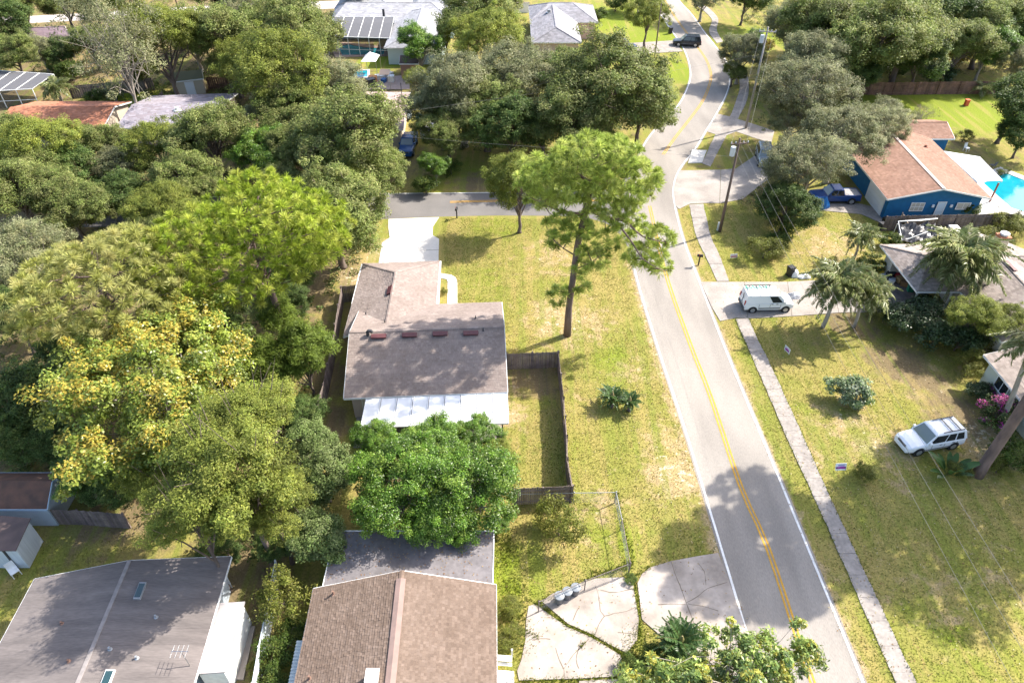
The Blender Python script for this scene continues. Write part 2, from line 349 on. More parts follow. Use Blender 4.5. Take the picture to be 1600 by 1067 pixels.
walk('sidewalk', [(1097, 256), (1119, 209), (1139, 185), (1150, 158), (1156, 135), (1152, 112)], [(1110, 261), (1135, 213), (1150, 190), (1166, 160), (1170, 135), (1166, 110)], 1.6, seed=5)
walk('sidewalk', [(1120, 68), (1108, 50), (1112, 32), (1100, 18), (1085, 8)], [(1130, 66), (1120, 48), (1122, 30), (1108, 14), (1092, 5)], 1.8, seed=6)
def pv(name, pls, m, z=.05, z0=0): return paving(name, [GL(p) for p in pls], m, z)
pv('driveway', [[(607, 343), (686, 340), (676, 355), (676, 368), (686, 374), (685.5, 391), (641, 392), (595, 393), (597, 380), (609, 372), (607, 356)],
                [(595, 393.6), (640.5, 392.6), (640, 420), (590, 420)], [(641.3, 392.6), (685.4, 391.6), (685, 420), (640.8, 420)]], CONCW)
pv('walkway', [[(688, 427.5), (705, 430), (712, 434), (714.5, 441), (699.5, 441), (698, 436.5), (688, 435)], [(699.5, 441.7), (714.5, 441.7), (714.5, 478), (699, 478)]], CONCW)
pv('driveway', [[(1094, 441), (1163, 441), (1168, 498), (1150, 497), (1125, 502), (1112, 480)], [(1163.6, 441), (1230, 441), (1237, 494.5), (1168.6, 498)], [(1230.6, 441), (1300, 437), (1310, 489), (1237.6, 494.5)], [(1300.6, 437), (1370, 436), (1390, 487), (1310.6, 489)]], CONC)
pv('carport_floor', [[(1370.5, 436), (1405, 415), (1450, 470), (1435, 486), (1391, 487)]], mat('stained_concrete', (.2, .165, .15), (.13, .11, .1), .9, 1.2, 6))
pv('driveway', [[(1055, 322), (1052, 294), (1061, 267), (1126, 266), (1124, 318), (1100, 318), (1078, 319), (1061, 327)], [(1126.6, 266), (1150, 264), (1185, 240), (1220, 235), (1225, 262), (1180, 296), (1160, 312), (1124.6, 318)]], CONC)
pv('kerb_apron', [[(1081, 235), (1104, 236), (1097, 255), (1075, 256)]], CONCW, .1)
pv('driveway', [[(1104, 206), (1120, 178), (1145, 184), (1210, 205), (1205, 225), (1150, 206), (1130, 214)]], CONC, .035)
pv('driveway', [[(985, 68), (1053, 64), (1067, 81), (1000, 85)]], CONCG)
pv('driveway', [[(1270, 318), (1340, 318), (1372, 326), (1392, 350), (1384, 352), (1345, 335), (1300, 331), (1262, 327)]], CONCG)
# the near driveway: big cracked slabs with grass in the joints
cr = pv('driveway', [[(996, 911), (1003, 897), (1015, 887), (1048, 877), (1085, 870), (1122, 864), (1146, 928), (1168, 991), (1180, 1030), (1100, 1040), (1040, 1000), (1003, 968), (999, 935)],
                     [(847, 940), (862, 928), (897, 915), (930, 904), (974, 902), (989, 914), (993, 940), (998, 968), (995, 1000), (979, 1020), (950, 1006), (925, 991), (888, 975)],
                     [(826, 947), (836, 944), (885, 979), (924, 996), (970, 1024), (974, 1056), (905, 1060), (811, 1063), (808, 1048), (815, 1030), (821, 1000), (822, 970)],
                     [(905, 1064), (975, 1060), (990, 1110), (900, 1110)], [(1103, 1044), (1181, 1034), (1215, 1130), (1120, 1130)]], mat('cracked_concrete', (.39, .34, .30), (.24, .205, .175), .9, .5, 9, bump=.15, bscale=9, fine=.13, fscale=4), .06)
CRK = mat('crack_dirt', (.16, .13, .1))
for pts in ([(1048, 877), (1054, 895), (1064, 920), (1072, 943), (1082, 968), (1087, 985)], [(1072, 942), (1090, 932), (1105, 920), (1136, 910)], [(1028, 945), (1050, 944), (1071, 945)], [(1090, 880), (1100, 893), (1103, 915)], [(1122, 955), (1100, 948), (1075, 944)],
            [(930, 915), (935, 930), (938, 955), (944, 963), (958, 959)], [(944, 963), (936, 975), (931, 988)], [(958, 959), (980, 955), (992, 949)], [(938, 922), (960, 926), (990, 920)], [(965, 988), (985, 990), (996, 991)], [(904, 950), (898, 962), (895, 970)],
            [(920, 998), (909, 1010), (897, 1022), (887, 1036), (881, 1045), (883, 1062)], [(881, 1045), (873, 1030), (868, 1012)], [(860, 999), (845, 998), (832, 1000)], [(908, 1000), (900, 1030), (905, 1045)]):
    ribbon(spline(GL(pts), .25), .045, .066, .7).build('crack', CRK, cr)
# ------------------------------------------------------------------ buildings
SHING = mat('shingle', (1.04, 1.04, 1.04), (.86, .845, .83), scale=.55, detail=8, attr=True, rough=.92, fine=.14, fscale=22, spec=.15)
def roofbase(nm, c): return mat(nm, c, tuple(x*.85 for x in c), .95, 2)
def GP(px, py, pts):                                 # a pixel on the plane through three points
    a, b, c = pts[0], pts[1], pts[2]; n = (b-a).cross(c-a); u, v = px-800, py-533.5
    d = Vector((u, FPX*cP-v*sP, -(FPX*sP+v*cP))); o = Vector((0, 0, CAM_H)); return o+d*((a-o).dot(n)/d.dot(n))
def shingles(b, poly, rowh, tabw, lift, cols, rng, var=.12):
    a, bb = poly[0], poly[1]; e = (bb-a).normalized(); nn = e.cross(poly[2]-a).normalized()
    if nn.z < 0: nn = -nn
    f = nn.cross(e)
    if (poly[2]-a).dot(f) < 0: f = -f
    uv = [((p-a).dot(e), (p-a).dot(f)) for p in poly]; vmax = max(q[1] for q in uv); v = -.02; k = 0
    while v < vmax-.02:
        vm = min(v+rowh*.6, vmax-.01); xs_ = []
        for i in range(len(uv)):
            (u0, v0), (u1, v1) = uv[i], uv[(i+1) % len(uv)]
            if (v0 <= vm) != (v1 <= vm): xs_.append(u0+(u1-u0)*(vm-v0)/(v1-v0))
        if len(xs_) >= 2:
            lo, hi = min(xs_), max(xs_); u = lo; first = True; rowc = rng.uniform(.95, 1.05)
            while u < hi-.02:
                w_ = tabw*rng.uniform(.75, 1.25)*(rng.uniform(.3, 1) if first else 1); first = False; u2 = min(u+w_, hi)
                c = rng.choice(cols); s_ = rng.uniform(1-var, 1+var)*rowc; lf = lift*rng.uniform(.5, 1.3); top = min(v+rowh*1.06, vmax)
                pt = lambda uu, vv_, h: a+e*uu+f*vv_+nn*h
                b.quad(pt(u+.004, v, lf), pt(u2-.004, v, lf), pt(u2-.004, top, .004), pt(u+.004, top, .004), tuple(x*s_ for x in c))
                u = u2
        v += rowh; k += 1
def inset(poly, d):
    c = sum(poly, Vector())/len(poly); out = []; n = len(poly)
    for i in range(n):
        p = poly[i]; e1 = (poly[i]-poly[i-1]).normalized(); e2 = (poly[(i+1) % n]-poly[i]).normalized(); q = p-e1*d+e2*d; out.append(q)
    return out
def block(T, A, B, C, D, ze, zr, roofm, wallm, cols=None, row=(.2, .3), h=(0, 0), over=.45, fascia=WHITE, lift=.018, seed=1, wall=True, cap=True, fw=.16, var=.1):
    rng = random.Random(seed); f = lambda p, z: Vector((p[0], p[1], z))
    A, B, C, D = (f(p, ze) for p in (A, B, C, D)); m0, m1 = (A+D)/2, (B+C)/2
    R0, R1 = f(m0.lerp(m1, h[0]), zr), f(m0.lerp(m1, 1-h[1]), zr)
    planes = [[A, B, R1, R0], [C, D, R0, R1]]
    if h[0]: planes.append([D, A, R0])
    if h[1]: planes.append([B, C, R1])
    b = MB()
    for p in planes: b.slab(p, .12)
    roof = b.build('roof', roofm, T)
    if cols:
        s_ = MB()
        for p in planes: shingles(s_, p, row[0], row[1], lift, cols, rng, var)
        if cap:
            cb = []
            cb.append((R0, R1))
            if h[0]: cb += [(A, R0), (D, R0)]
            if h[1]: cb += [(B, R1), (C, R1)]
            for p, q in cb:
                n_ = max(1, int((q-p).length/.3))
                for i in range(n_):
                    s0, s1 = p.lerp(q, i/n_), p.lerp(q, (i+1.05)/n_); d = (q-p).normalized(); sd_ = d.cross(Vector((0, 0, 1))).normalized()*.14
                    k = rng.uniform(.9, 1.12); cc = tuple(x*k for x in rng.choice(cols)); up = Vector((0, 0, .05+rng.uniform(0, .012))); dn = Vector((0, 0, -.03))
                    s_.quad(s0+sd_+dn+Vector((0,0,.05)), s1+sd_+dn+Vector((0,0,.05)), s1+up, s0+up, cc); s_.quad(s0+up, s1+up, s1-sd_+dn+Vector((0,0,.05)), s0-sd_+dn+Vector((0,0,.05)), cc)
        s_.build('shingles', SHING, roof, local=True, kind='stuff')
    if fascia:
        fb = MB(); dn = Vector((0, 0, -.09)); cen = (m0+m1)/2
        eds = [(A, B), (C, D)]
        eds += [(D, A)] if h[0] else [(D, R0), (A, R0)]
        eds += [(B, C)] if h[1] else [(B, R1), (C, R1)]
        for p, q in eds:
            o = ((p+q)/2-cen); o.z = 0; d = (q-p); d.z = 0; nrm = Vector((-d.y, d.x, 0)).normalized()
            if nrm.dot(o) < 0: nrm = -nrm
            fb.beam(p+dn+nrm*.025, q+dn+nrm*.025, .04, fw)
        fb.build('fascia', fascia, roof, local=True)
    if wall:
        wb = MB(); q = inset([A, B, C, D], over); wb.prism(q, 0, ze-.1)
        for (i, j, Rr, hh) in ((0, 3, R0, h[0]), (1, 2, R1, h[1])):
            if not hh:
                tp = f((q[i]+q[j])/2, zr-.13-over*.25); o = (f((q[0]+q[1]+q[2]+q[3])/4, 0)-f(tp, 0)).normalized()*.2
                t3 = [f(q[i], ze-.101), f(q[j], ze-.101), tp]
                wb.add([p for p in t3]+[p+o for p in t3], [(0, 1, 2), (5, 4, 3), (0, 3, 4, 1), (1, 4, 5, 2), (2, 5, 3, 0)])
        wb.build('wall', wallm, T)
    return roof, planes
def opening(T, name, c, d, w_, h_, frame=WHITE, pane=GLASS, bars=(1, 1), panem='pane', deep=.05):
    """window or door: frame part with pane sub-part; c bottom centre on the wall, d outward direction"""
    d = Vector((d[0], d[1], 0)).normalized(); s_ = Vector((-d.y, d.x, 0)); c = Vector(c); up = Vector((0, 0, 1))
    fb = MB(); t = .07
    def bar(u0, v0, u1, v1, out=deep):
        p = [c+s_*u0+up*v0, c+s_*u1+up*v0, c+s_*u1+up*v1, c+s_*u0+up*v1]; fb.hexa([q-d*.02 for q in p], [q+d*out for q in p])
    bar(-w_/2, 0, -w_/2+t, h_); bar(w_/2-t, 0, w_/2, h_); bar(-w_/2+t, 0, w_/2-t, t); bar(-w_/2+t, h_-t, w_/2-t, h_)
    for i in range(1, bars[0]): x = -w_/2+w_*i/bars[0]; bar(x-.025, t, x+.025, h_-t, deep-.015)
    for i in range(1, bars[1]): y = h_*i/bars[1]; bar(-w_/2+t, y-.025, w_/2-t, y+.025, deep-.02)
    o = fb.build(name, frame, T); pb = MB(); p = [c+s_*(-w_/2+t)+up*t, c+s_*(w_/2-t)+up*t, c+s_*(w_/2-t)+up*(h_-t), c+s_*(-w_/2+t)+up*(h_-t)]
    pb.hexa([q-d*.01 for q in p], [q+d*.015 for q in p]); pb.build(panem, pane, o, local=True); return o
def pipe(T, roof, p, r=.05, h=.35, m=GALV, name='vent_pipe', label=None):
    b = MB(); b.lathe([(r*2.2, -.02), (r*2, .03), (r, .05), (r, h)], 8, p); return b.build(name, m, roof, label=label, local=True)
v2 = lambda x, y: Vector((x, y, 0))

# --- main house: brown shingle L roof, white patio cover
TAUPE = [(.255, .21, .188), (.243, .198, .177), (.268, .222, .20), (.228, .184, .165), (.25, .203, .183)]
rb = roofbase('taupe_roof', (.16, .13, .12)); beige = mat('beige_stucco', (.52, .44, .39), (.47, .40, .36), .9, 1.5, bump=.1)
T = thing('house', 'L shaped house with brown shingle roof and white patio cover in the middle', 'house', (-6.5, 45, 0))
A, B, C = G(537, 622, 2.6), G(793, 612, 2.6), G(784, 472, 2.6); D = A+(C-B)
roof, pl = block(T, A, B, C, D, 2.6, 4.4, rb, beige, TAUPE, (.18, .2), seed=3, lift=.026, var=.055)
wA, wB, wC, wD = v2(-6.55, 44.9), G(687, 408, 2.6), G(567, 412, 2.6), v2(-14.0, 44.9)
wroof, wpl = block(T, wA, wB, wC, wD, 2.6, 3.9, rb, beige, TAUPE, (.18, .2), h=(0, .32), seed=4, lift=.026, var=.055)
MAROON = mat('maroon_vent', (.11, .04, .042), (.085, .032, .035), .5, 4)
vents = []
def roofvent(T, roof, p, ax, plane, L=1.15, W_=.42):
    n = (plane[1]-plane[0]).cross(plane[2]-plane[0]).normalized(); n = n if n.z > 0 else -n
    ax = Vector(ax).normalized(); ax = (ax-n*ax.dot(n)).normalized(); sd_ = n.cross(ax)
    b = MB(); q = lambda u, v, h: p+ax*u*L/2+sd_*v*W_/2+n*h
    b.hexa([q(-1, -1, -.02), q(1, -1, -.02), q(1, 1, -.02), q(-1, 1, -.02)], [q(-.98, -.75, .2), q(.98, -.75, .2), q(.98, .75, .12), q(-.98, .75, .12)])
    b.hexa([q(-1.05, -1.25, .2), q(1.05, -1.25, .2), q(1.05, .95, .1), q(-1.05, .95, .1)], [q(-1.03, -1.2, .24), q(1.03, -1.2, .24), q(1.03, .9, .15), q(-1.03, .9, .15)])
    b.build('roof_vent', MAROON, roof, local=True)
for px, py in ((592, 526), (640, 524), (688, 522), (735.6, 521)): roofvent(T, roof, GP(px, py, pl[0]), (B-A), pl[0])
roofvent(T, wroof, GP(609, 455, wpl[1]), (0, 1, 0), wpl[1], 1.1)
for px, py, q, rf in ((571.6, 492, pl[1], roof), (601.6, 504, pl[1], roof), (743, 498, pl[1], roof), (755, 517, pl[0], roof)): pipe(T, rf, GP(px, py, q), .045, .3, DARK)
gp = GP(575, 524, pl[0]); b = MB(); b.tube([gp, gp+Vector((0, 0, .35)), gp+Vector((.1, 0, .48)), gp+Vector((.3, 0, .45)), gp+Vector((.38, 0, .3))], [.13, .13, .13, .13, .12], 10); b.build('gooseneck_vent', DARK, roof, local=True)
gb = MB(); gb.beam(wA+Vector((.08, 4.4, 2.55)), wB+Vector((.08, 0, -.05)), .13, .12); gb.build('gutter', WHITE, wroof, local=True)
gb = MB(); gb.beam(wC+Vector((-.08, 0, -.05)), Vector((-14.05, 49.4, 2.55)), .13, .12); gb.build('gutter', WHITE, wroof, local=True)
opening(T, 'window', (-8.3, 45.1, 1), (0, -1), .02, .02)
bpy.data.objects.remove(T.children[-1].children[0]); bpy.data.objects.remove(T.children[-1])
opening(T, 'door', A+Vector((1.6, .5, -2.6)), (0, -1), .9, 2.05, pane=mat('door_panel', (.6, .55, .5)), panem='door_panel')
opening(T, 'window', A+Vector((4.5, .55, -1.6)), (0, -1), 1.8, 1.1, bars=(2, 1))
opening(T, 'sliding_door', A+Vector((8, .6, -2.55)), (0, -1), 2.2, 2.05, bars=(2, 1))
opening(T, 'window', (-.98, 41.3, 1), (1, .05), 1.2, 1.1, bars=(1, 2)); opening(T, 'window', (-1.28, 46.3, 1), (1, .05), 1.2, 1.1, bars=(1, 2))
opening(T, 'front_door', (-7.19, 51.3, .1), (1, .1), .95, 2.05, pane=mat('door_panel', (.6, .55, .5)), panem='door_panel')
# patio cover: insulated white panels on a beam and posts
pc = [G(571, 624, 2.5), G(793.5, 613, 2.5), G(795.5, 661, 2.3), G(562, 668, 2.3)]
PANEL = mat('white_aluminium', (.66, .67, .69), (.60, .61, .63), .45, 2.5)
npn = 9
fr = MB(); fr.beam(pc[3]+Vector((0, .12, -.12)), pc[2]+Vector((-.05, .12, -.12)), .1, .16)
pr = fr.build('patio_cover', WHITE, T)
for i in range(npn):
    a0, a1 = (i+.015)/npn, (i+.985)/npn; b = MB()
    q = [pc[0].lerp(pc[1], a0), pc[0].lerp(pc[1], a1), pc[3].lerp(pc[2], a1), pc[3].lerp(pc[2], a0)]; b.slab(q, .07)
    for a in (a0+.004, a1-.004): b.beam(pc[0].lerp(pc[1], a)+Vector((0, 0, .02)), pc[3].lerp(pc[2], a)+Vector((0, 0, .02)), .03, .05)
    b.build('roof_panel', PANEL, pr, local=True)
for t in (.02, .33, .66, .955):
    p = pc[3].lerp(pc[2], t)+Vector((0, .12, -.2)); b = MB(); b.box(p.x-.05, p.y-.05, 0, p.x+.05, p.y+.05, p.z); b.build('post', DARK if t > .9 else WHITE, pr, local=True)
pv('patio', [[(560, 632), (783, 622), (785, 690), (552, 700)]], CONCG)

# --- near house: brown gable roof with flat dark addition behind
BROWN = [(.168, .124, .098), (.16, .118, .093), (.177, .131, .104), (.152, .111, .087), (.19, .142, .114)]
T = thing('house', 'house with rust brown gable roof and flat grey extension at the bottom of the view', 'house', (-6, 16, 0))
A, B, C, D = v2(-.55, 5.5), G(775, 913, 2.7), G(490, 919, 2.7), v2(-11.0, 5.5)
roof, pl = block(T, A, B, C, D, 2.7, 4.35, roofbase('brown_roof', (.17, .11, .09)), mat('cream_stucco', (.6, .57, .5), (.55, .52, .46), .9, 2), BROWN, (.15, .16), seed=8, lift=.032, var=.05)
rv = MB(); R0, R1 = pl[0][3], pl[0][2]
for s_ in (1, -1): rv.slab([R0+Vector((0, 0, .1)), R1+Vector((0, -.5, .1)), R1+Vector((s_*.27, -.5, .02)), R0+Vector((s_*.27, 0, .02))], .05)
rv.build('ridge_vent', mat('ridge_vent', (.26, .18, .155), (.21, .15, .13), .9, 2), roof, local=True)
for px, py in ((521, 928), (484, 1060)): pipe(T, roof, GP(px, py, pl[1]), .06, .32, mat('rusty_pipe', (.2, .12, .09)))
p = GP(583, 1062, pl[1]); b = MB(); b.box(p.x-.28, p.y-.3, p.z-.3, p.x+.28, p.y+.3, p.z+.45); b.box(p.x-.33, p.y-.35, p.z+.45, p.x+.33, p.y+.35, p.z+.55); b.build('chimney', WHITE, roof, local=True)
FLATR = mat('dark_flat_roof', (.175, .16, .165), (.125, .115, .12), .75, .9, 8, fine=.15, fscale=4)
fx0, fx1, fy0, fy1 = -11.05, -1.15, 22.0, 26.0
b = MB(); b.box(fx0+.3, fy0, 0, fx1-.3, fy1-.3, 2.3); b.build('extension_wall', mat('cream_stucco', (.6, .57, .5)), T)
b = MB(); b.box(fx0, fy0+.02, 2.32, fx1, fy1, 2.46); fr_ = b.build('flat_roof', FLATR, T)
ys_ = [fy0+.03, 23.0, 24.05, 25.1, fy1-.02]
for i in range(4):
    b = MB(); b.box(fx0+.02, ys_[i]-.03*(i > 0), 2.46, fx1-.02, ys_[i+1], 2.468+.006*(4-i)); b.build('roofing_sheet', FLATR, fr_, local=True)
b = MB(); b.box(fx1, fy0+.2, 2.3, fx1+.05, fy1, 2.52); b.box(fx0-.05, fy0+.2, 2.3, fx0, fy1, 2.52); b.box(fx0-.05, fy1, 2.3, fx1+.05, fy1+.05, 2.52); b.build('drip_edge', WHITE, fr_, local=True)
rg_ = np.random.default_rng(6)
def roof_debris(parent, n, x0, x1, y0, y1, zf, seed):
    rg_ = np.random.default_rng(seed); b = MB()
    for _ in range(n):
        x = rg_.uniform(x0, x1); y = y1-(y1-y0)*rg_.uniform()**1.6; z = zf(x, y)+.012; a = rg_.uniform(0, 6.28); l_, w_ = rg_.uniform(.03, .07), rg_.uniform(.02, .04); u, v = Vector((math.cos(a), math.sin(a), .1)), Vector((-math.sin(a), math.cos(a), .05)); c = Vector((x, y, z)); q_ = (.3, .17, .08) if rg_.uniform() < .6 else (.42, .3, .15)
        b.quad(c-u*l_, c+v*w_, c+u*l_, c-v*w_, q_)
    b.build('fallen_leaves', LEAF, parent, local=True, kind='stuff')
roof_debris(fr_, 420, fx0+.2, fx1-.2, fy0+.3, fy1-.1, lambda x, y: 2.5, 2)
CORR = mat('grey_corrugated', (.42, .46, .47), (.36, .40, .41), .5, 2); b = MB()
lq = [G(464, 1000, 2.2), G(476, 1000, 2.4), G(463, 1075, 2.4), G(449, 1075, 2.2)]
lean = MB(); lean.slab(lq, .05)
for i in range(14): lean.beam(lq[0].lerp(lq[3], (i+.5)/14)+Vector((0, 0, .015)), lq[1].lerp(lq[2], (i+.5)/14)+Vector((0, 0, .015)), .09, .05)
lean.build('awning', CORR, T)
# white stairs at its right side
T2 = thing('steps', 'white wooden steps with a rail beside the brown roofed house', 'steps', G(790, 1048))
a = G(776, 1030); WT = mat('white_board', (.82, .81, .79), (.72, .71, .69), .6, 3)
for i, (y0, y1, z) in enumerate(((1022, 1031, .95), (1033, 1038, .72), (1046, 1055, .5), (1056, 1064, .5), (1065, 1072, .5))):
    q = [G(773, y0, z), G(800 if i < 2 else 803, y0+2, z), G(800 if i < 2 else 803, y1+2, z), G(773, y1, z)]; b = MB(); b.slab(q, .06); b.build('tread', WT, T2)
b = MB()
for px, py in ((800, 1026), (802, 1066)): q = G(px, py); b.box(q.x-.05, q.y-.05, 0, q.x+.05, q.y+.05, .9)
b.build('post', WT, T2)

# --- left near house: low grey roll roof
GREYR = [(.30, .275, .28), (.275, .25, .255), (.32, .295, .295), (.255, .23, .235)]
T = thing('house', 'house with low pale grey roll roofing and antenna at the bottom left', 'house', (-22, 16, 0))
A, B, C, D = v2(-16.2, 7), G(361, 869, 2.6), G(54, 904, 2.6), v2(-27.6, 7)
roof, pl = block(T, A, B, C, D, 2.6, 3.35, mat('grey_membrane', (.255, .225, .215), (.2, .185, .19), .8, 1, 8), mat('blue_grey_wall', (.40, .45, .5), (.36, .41, .46), .8, 2), None, fw=.14)
MEMB = mat('roll_roofing', (.178, .153, .143), (.118, .102, .097), .85, .55, 8, fine=.13, fscale=7, stretch=(.35, 2.2, 1))
for q in pl:
    n_ = 19
    for i in range(n_):
        a0, a1 = i/n_, (i+1.03)/n_; b = MB(); up = Vector((0, 0, .012)); u1 = Vector((0, 0, .004)); k = [q[0].lerp(q[1], a0)+up, q[0].lerp(q[1], min(1, a1))+u1, q[3].lerp(q[2], min(1, a1))+u1, q[3].lerp(q[2], a0)+up]; b.slab(k, .008); b.build('roofing_sheet', MEMB, roof, local=True)
b = MB(); b.slab([pl[0][3]+Vector((.1, 0, .03)), pl[0][2]+Vector((.1, 0, .03)), pl[0][2]+Vector((-.12, 0, .03)), pl[0][3]+Vector((-.12, 0, .03))], .04); b.build('ridge_cap', mat('pale_cap', (.27, .24, .23), (.2, .18, .17), .8, 3), roof, local=True)
for q in ([(219, 911), (230, 911), (220, 937), (209, 937)], [(167, 1047), (181, 1047), (170, 1075), (156, 1075)]):
    p3 = [GP(x, y, pl[0] if x > 185 else pl[0]) for x, y in q]; b = MB(); up = Vector((0, 0, .14)); b.hexa([p3[3], p3[2], p3[1], p3[0]], [p3[3]+up, p3[2]+up, p3[1]+up, p3[0]+up]); s_ = b.build('skylight', WHITE if q[0][1] > 1000 else GALV, roof, local=True)
    b = MB(); c_ = sum(p3, Vector())/4; i3 = [c_+(p-c_)*.82+Vector((0, 0, .142)) for p in p3]; b.slab([p+Vector((0, 0, .02)) for p in i3], .03); b.build('pane', mat('tinted_glass', (.02, .05, .055), rough=.12, spec=.8), s_, local=True)
for px, py in ((172, 1014), (214, 1028), (108, 1033), (97, 974), (244, 964)): pipe(T, roof, GP(px, py, pl[0] if px > 150 else pl[1]), .06, .22, mat('rusty_pipe', (.2, .12, .09)) if px < 120 else GALV)
A_ = [v2(-16.75, 17.3), v2(-15.45, 17.4), v2(-15.55, 21.3), v2(-16.85, 21.2)]
wb = MB(); wb.prism(A_, 0, 2.2); wb.build('annex_wall', mat('white_siding', (.72, .72, .7), (.6, .6, .58), .7, 3), T)
b = MB(); b.prism([p+Vector((.12 if i in (1, 2) else 0, .08*(1 if i > 1 else -1), 0)) for i, p in enumerate(A_)], 2.203, 2.3); b.build('annex_roof', mat('pale_flat_roof', (.36, .335, .335), (.29, .27, .27), .8, 1.2, 7), T)
T2 = thing('antenna', 'thin metal television antenna standing on the grey roll roof', 'antenna', GP(297, 1040, pl[0]))
o = wloc(T2); b = MB(); b.tube([o, o+Vector((-.25, .25, 1.1))], .022, 6); b.build('mast', CHROME, T2)
b = MB(); t_ = o+Vector((-.25, .25, 1.1))
for k in (-.45, -.2, .05, .3): b.tube([t_+Vector((k, 0, 0))+Vector((0, -.35, 0)), t_+Vector((k, .35, 0))], .012, 5)
b.tube([t_+Vector((-.5, 0, 0)), t_+Vector((.4, 0, 0))], .016, 5); b.build('boom', CHROME, T2)
pv('deck', [[(382, 979), (399, 979), (381, 1062), (360, 1062)]], mat('deck_boards', (.36, .31, .27), (.28, .24, .21), .8, 6, stretch=(1, .1, 1)), .12)

# --- sheds at the far left
T = thing('shed', 'garden shed with rusty brown roof and blue grey gable behind the plank fence', 'shed', (-27, 27, 0))
p = [G(73, 795, 2.0), G(81, 749, 2.0)]; rid = GP(67, 776, [Vector((p[0].x, 0, 0)), Vector((p[0].x, 1, 0)), Vector((p[0].x, 0, 1))])
A, B = Vector((p[0].x-5, p[0].y, 2)), Vector((p[0].x, p[0].y, 2)); C, D = Vector((p[0].x, p[0].y+3.0, 2)), Vector((p[0].x-5, p[0].y+3.0, 2))
block(T, A, B, C, D, 2.0, 3.0, mat('rusty_roof', (.13, .07, .05), (.08, .05, .04), .9, 1.6, 6), mat('blue_grey_wall', (.40, .45, .5)), None, over=.12, fascia=mat('pale_blue_trim', (.35, .45, .55)))
T = thing('shed', 'metal shed with grey sheet walls at the left edge', 'shed', G(20, 870))
zq = 2.1; q = [G(-60, 858, zq), G(24, 858, zq), G(47, 815, zq), G(-50, 806, zq)]
b = MB(); b.prism([x.lerp(sum(q, Vector())/4, .02) for x in q], 0, zq-.06); b.build('wall', mat('grey_sheet', (.52, .57, .62), (.44, .49, .54), .5, 1.4, stretch=(6, 6, .3)), T)
b = MB(); b.slab([q[0]+Vector((0, -.1, 0)), q[1]+Vector((.06, -.1, 0)), q[2]+Vector((.1, .1, .25)), q[3]+Vector((0, .1, .25))], .06); b.build('roof', mat('brown_sheet_roof', (.13, .09, .08), (.09, .065, .06), .8, 1.3), T)
b = MB(); c_ = q[1]; b.box(c_.x-.9, c_.y-.03, 0, c_.x-.75, c_.y+.02, zq-.1); b.build('trim', DARK, T)

# --- blue house on the right
BRICKR = [(.265, .16, .118), (.25, .148, .108), (.28, .172, .128), (.235, .138, .10)]
BLUEW = mat('blue_paint', (.012, .13, .29), (.01, .11, .25), .6, 2)
T = thing('house', 'bright blue house with rust red shingle roof beside the swimming pool', 'house', (46, 76, 0))
rm = roofbase('rust_roof', (.26, .14, .10))
roof, pl = block(T, v2(51.7, 67.9), v2(52.1, 88), v2(40.6, 88), v2(40.4, 67.7), 2.8, 4.0, rm, BLUEW, BRICKR, (.22, .3), seed=11, over=.6)
wroof, wpl = block(T, v2(46, 83.0), v2(55.0, 83.0), v2(55.0, 88.8), v2(46, 88.8), 2.8, 3.75, rm, BLUEW, BRICKR, (.22, .3), seed=12)
b = MB(); b.slab([pl[0][3]+Vector((.16, 0, .05)), pl[0][2]+Vector((.16, 0, .05)), pl[0][2]+Vector((-.16, 0, .05)), pl[0][3]+Vector((-.16, 0, .05))], .05); b.build('ridge_cap', mat('pale_ridge', (.5, .42, .38)), roof, local=True)
pipe(T, roof, GP(1446, 230, pl[0]), .15, .25, mat('rust_vent', (.2, .08, .05)), 'vent')
wy = 68.32
opening(T, 'window', (44.3, wy, 1.0), (0, -1), 1.5, 1.05, pane=mat('curtained_glass', (.45, .42, .36), rough=.2), bars=(3, 2)); opening(T, 'window', (49.3, wy, 1.2), (0, -1), 1.5, .85, pane=mat('curtained_glass', (.45, .42, .36)), bars=(2, 1))
opening(T, 'door', (46.9, wy, .05), (0, -1), .95, 2.1, pane=mat('pale_blue_door', (.5, .6, .68)), panem='door_panel', bars=(1, 2))
opening(T, 'garage_door', (40.98, 71.1, .02), (-1, 0), 4.2, 2.15, pane=mat('white_door', (.74, .75, .76)), panem='door_panel', bars=(1, 4))
for x in (46.0, 48.0): b = MB(); b.box(x-.12, wy-.1, 1.5, x+.12, wy+.02, 1.8); b.build('wall_lamp', WHITE, T)
Tc = thing('patio_canopy', 'white flat patio canopy on a red post by the pool', 'canopy', G(1530, 310))
q = [G(1474, 236, 2.6), G(1500, 240, 2.65), G(1530, 246, 2.65), G(1567, 282, 2.6), G(1527, 284, 2.6)]
n_ = 8; a0, a1, b0, b1 = q[0], q[4], G(1531, 245, 2.65), q[3]
bm_ = MB()
for t in (.02, .98): bm_.beam(a0.lerp(b0, t)+Vector((0, 0, -.15)), a1.lerp(b1, t)+Vector((0, 0, -.15)), .1, .16)
bm_.build('beam', WHITE, Tc)
for i in range(n_): b = MB(); s0, s1 = (i+.01)/n_, (i+.99)/n_; b.slab([a0.lerp(a1, s0), a0.lerp(a1, s1), b0.lerp(b1, s1), b0.lerp(b1, s0)], .05); b.build('roof_panel', PANEL, Tc)
REDP = mat('red_post', (.3, .1, .07)); p = G(1546, 316)
b = MB(); b.box(p.x-.07, p.y-.07, 0, p.x+.07, p.y+.07, 2.42); b.build('post', REDP, Tc)
b = MB(); p = b0; b.box(p.x-.3, p.y-.35, 0, p.x-.16, p.y-.21, 2.42); b.build('post', REDP, Tc)
AQUA = mat('pool_water', (.008, .21, .27), (.012, .28, .34), .04, .5, spec=.6, bump=.12, bscale=3)
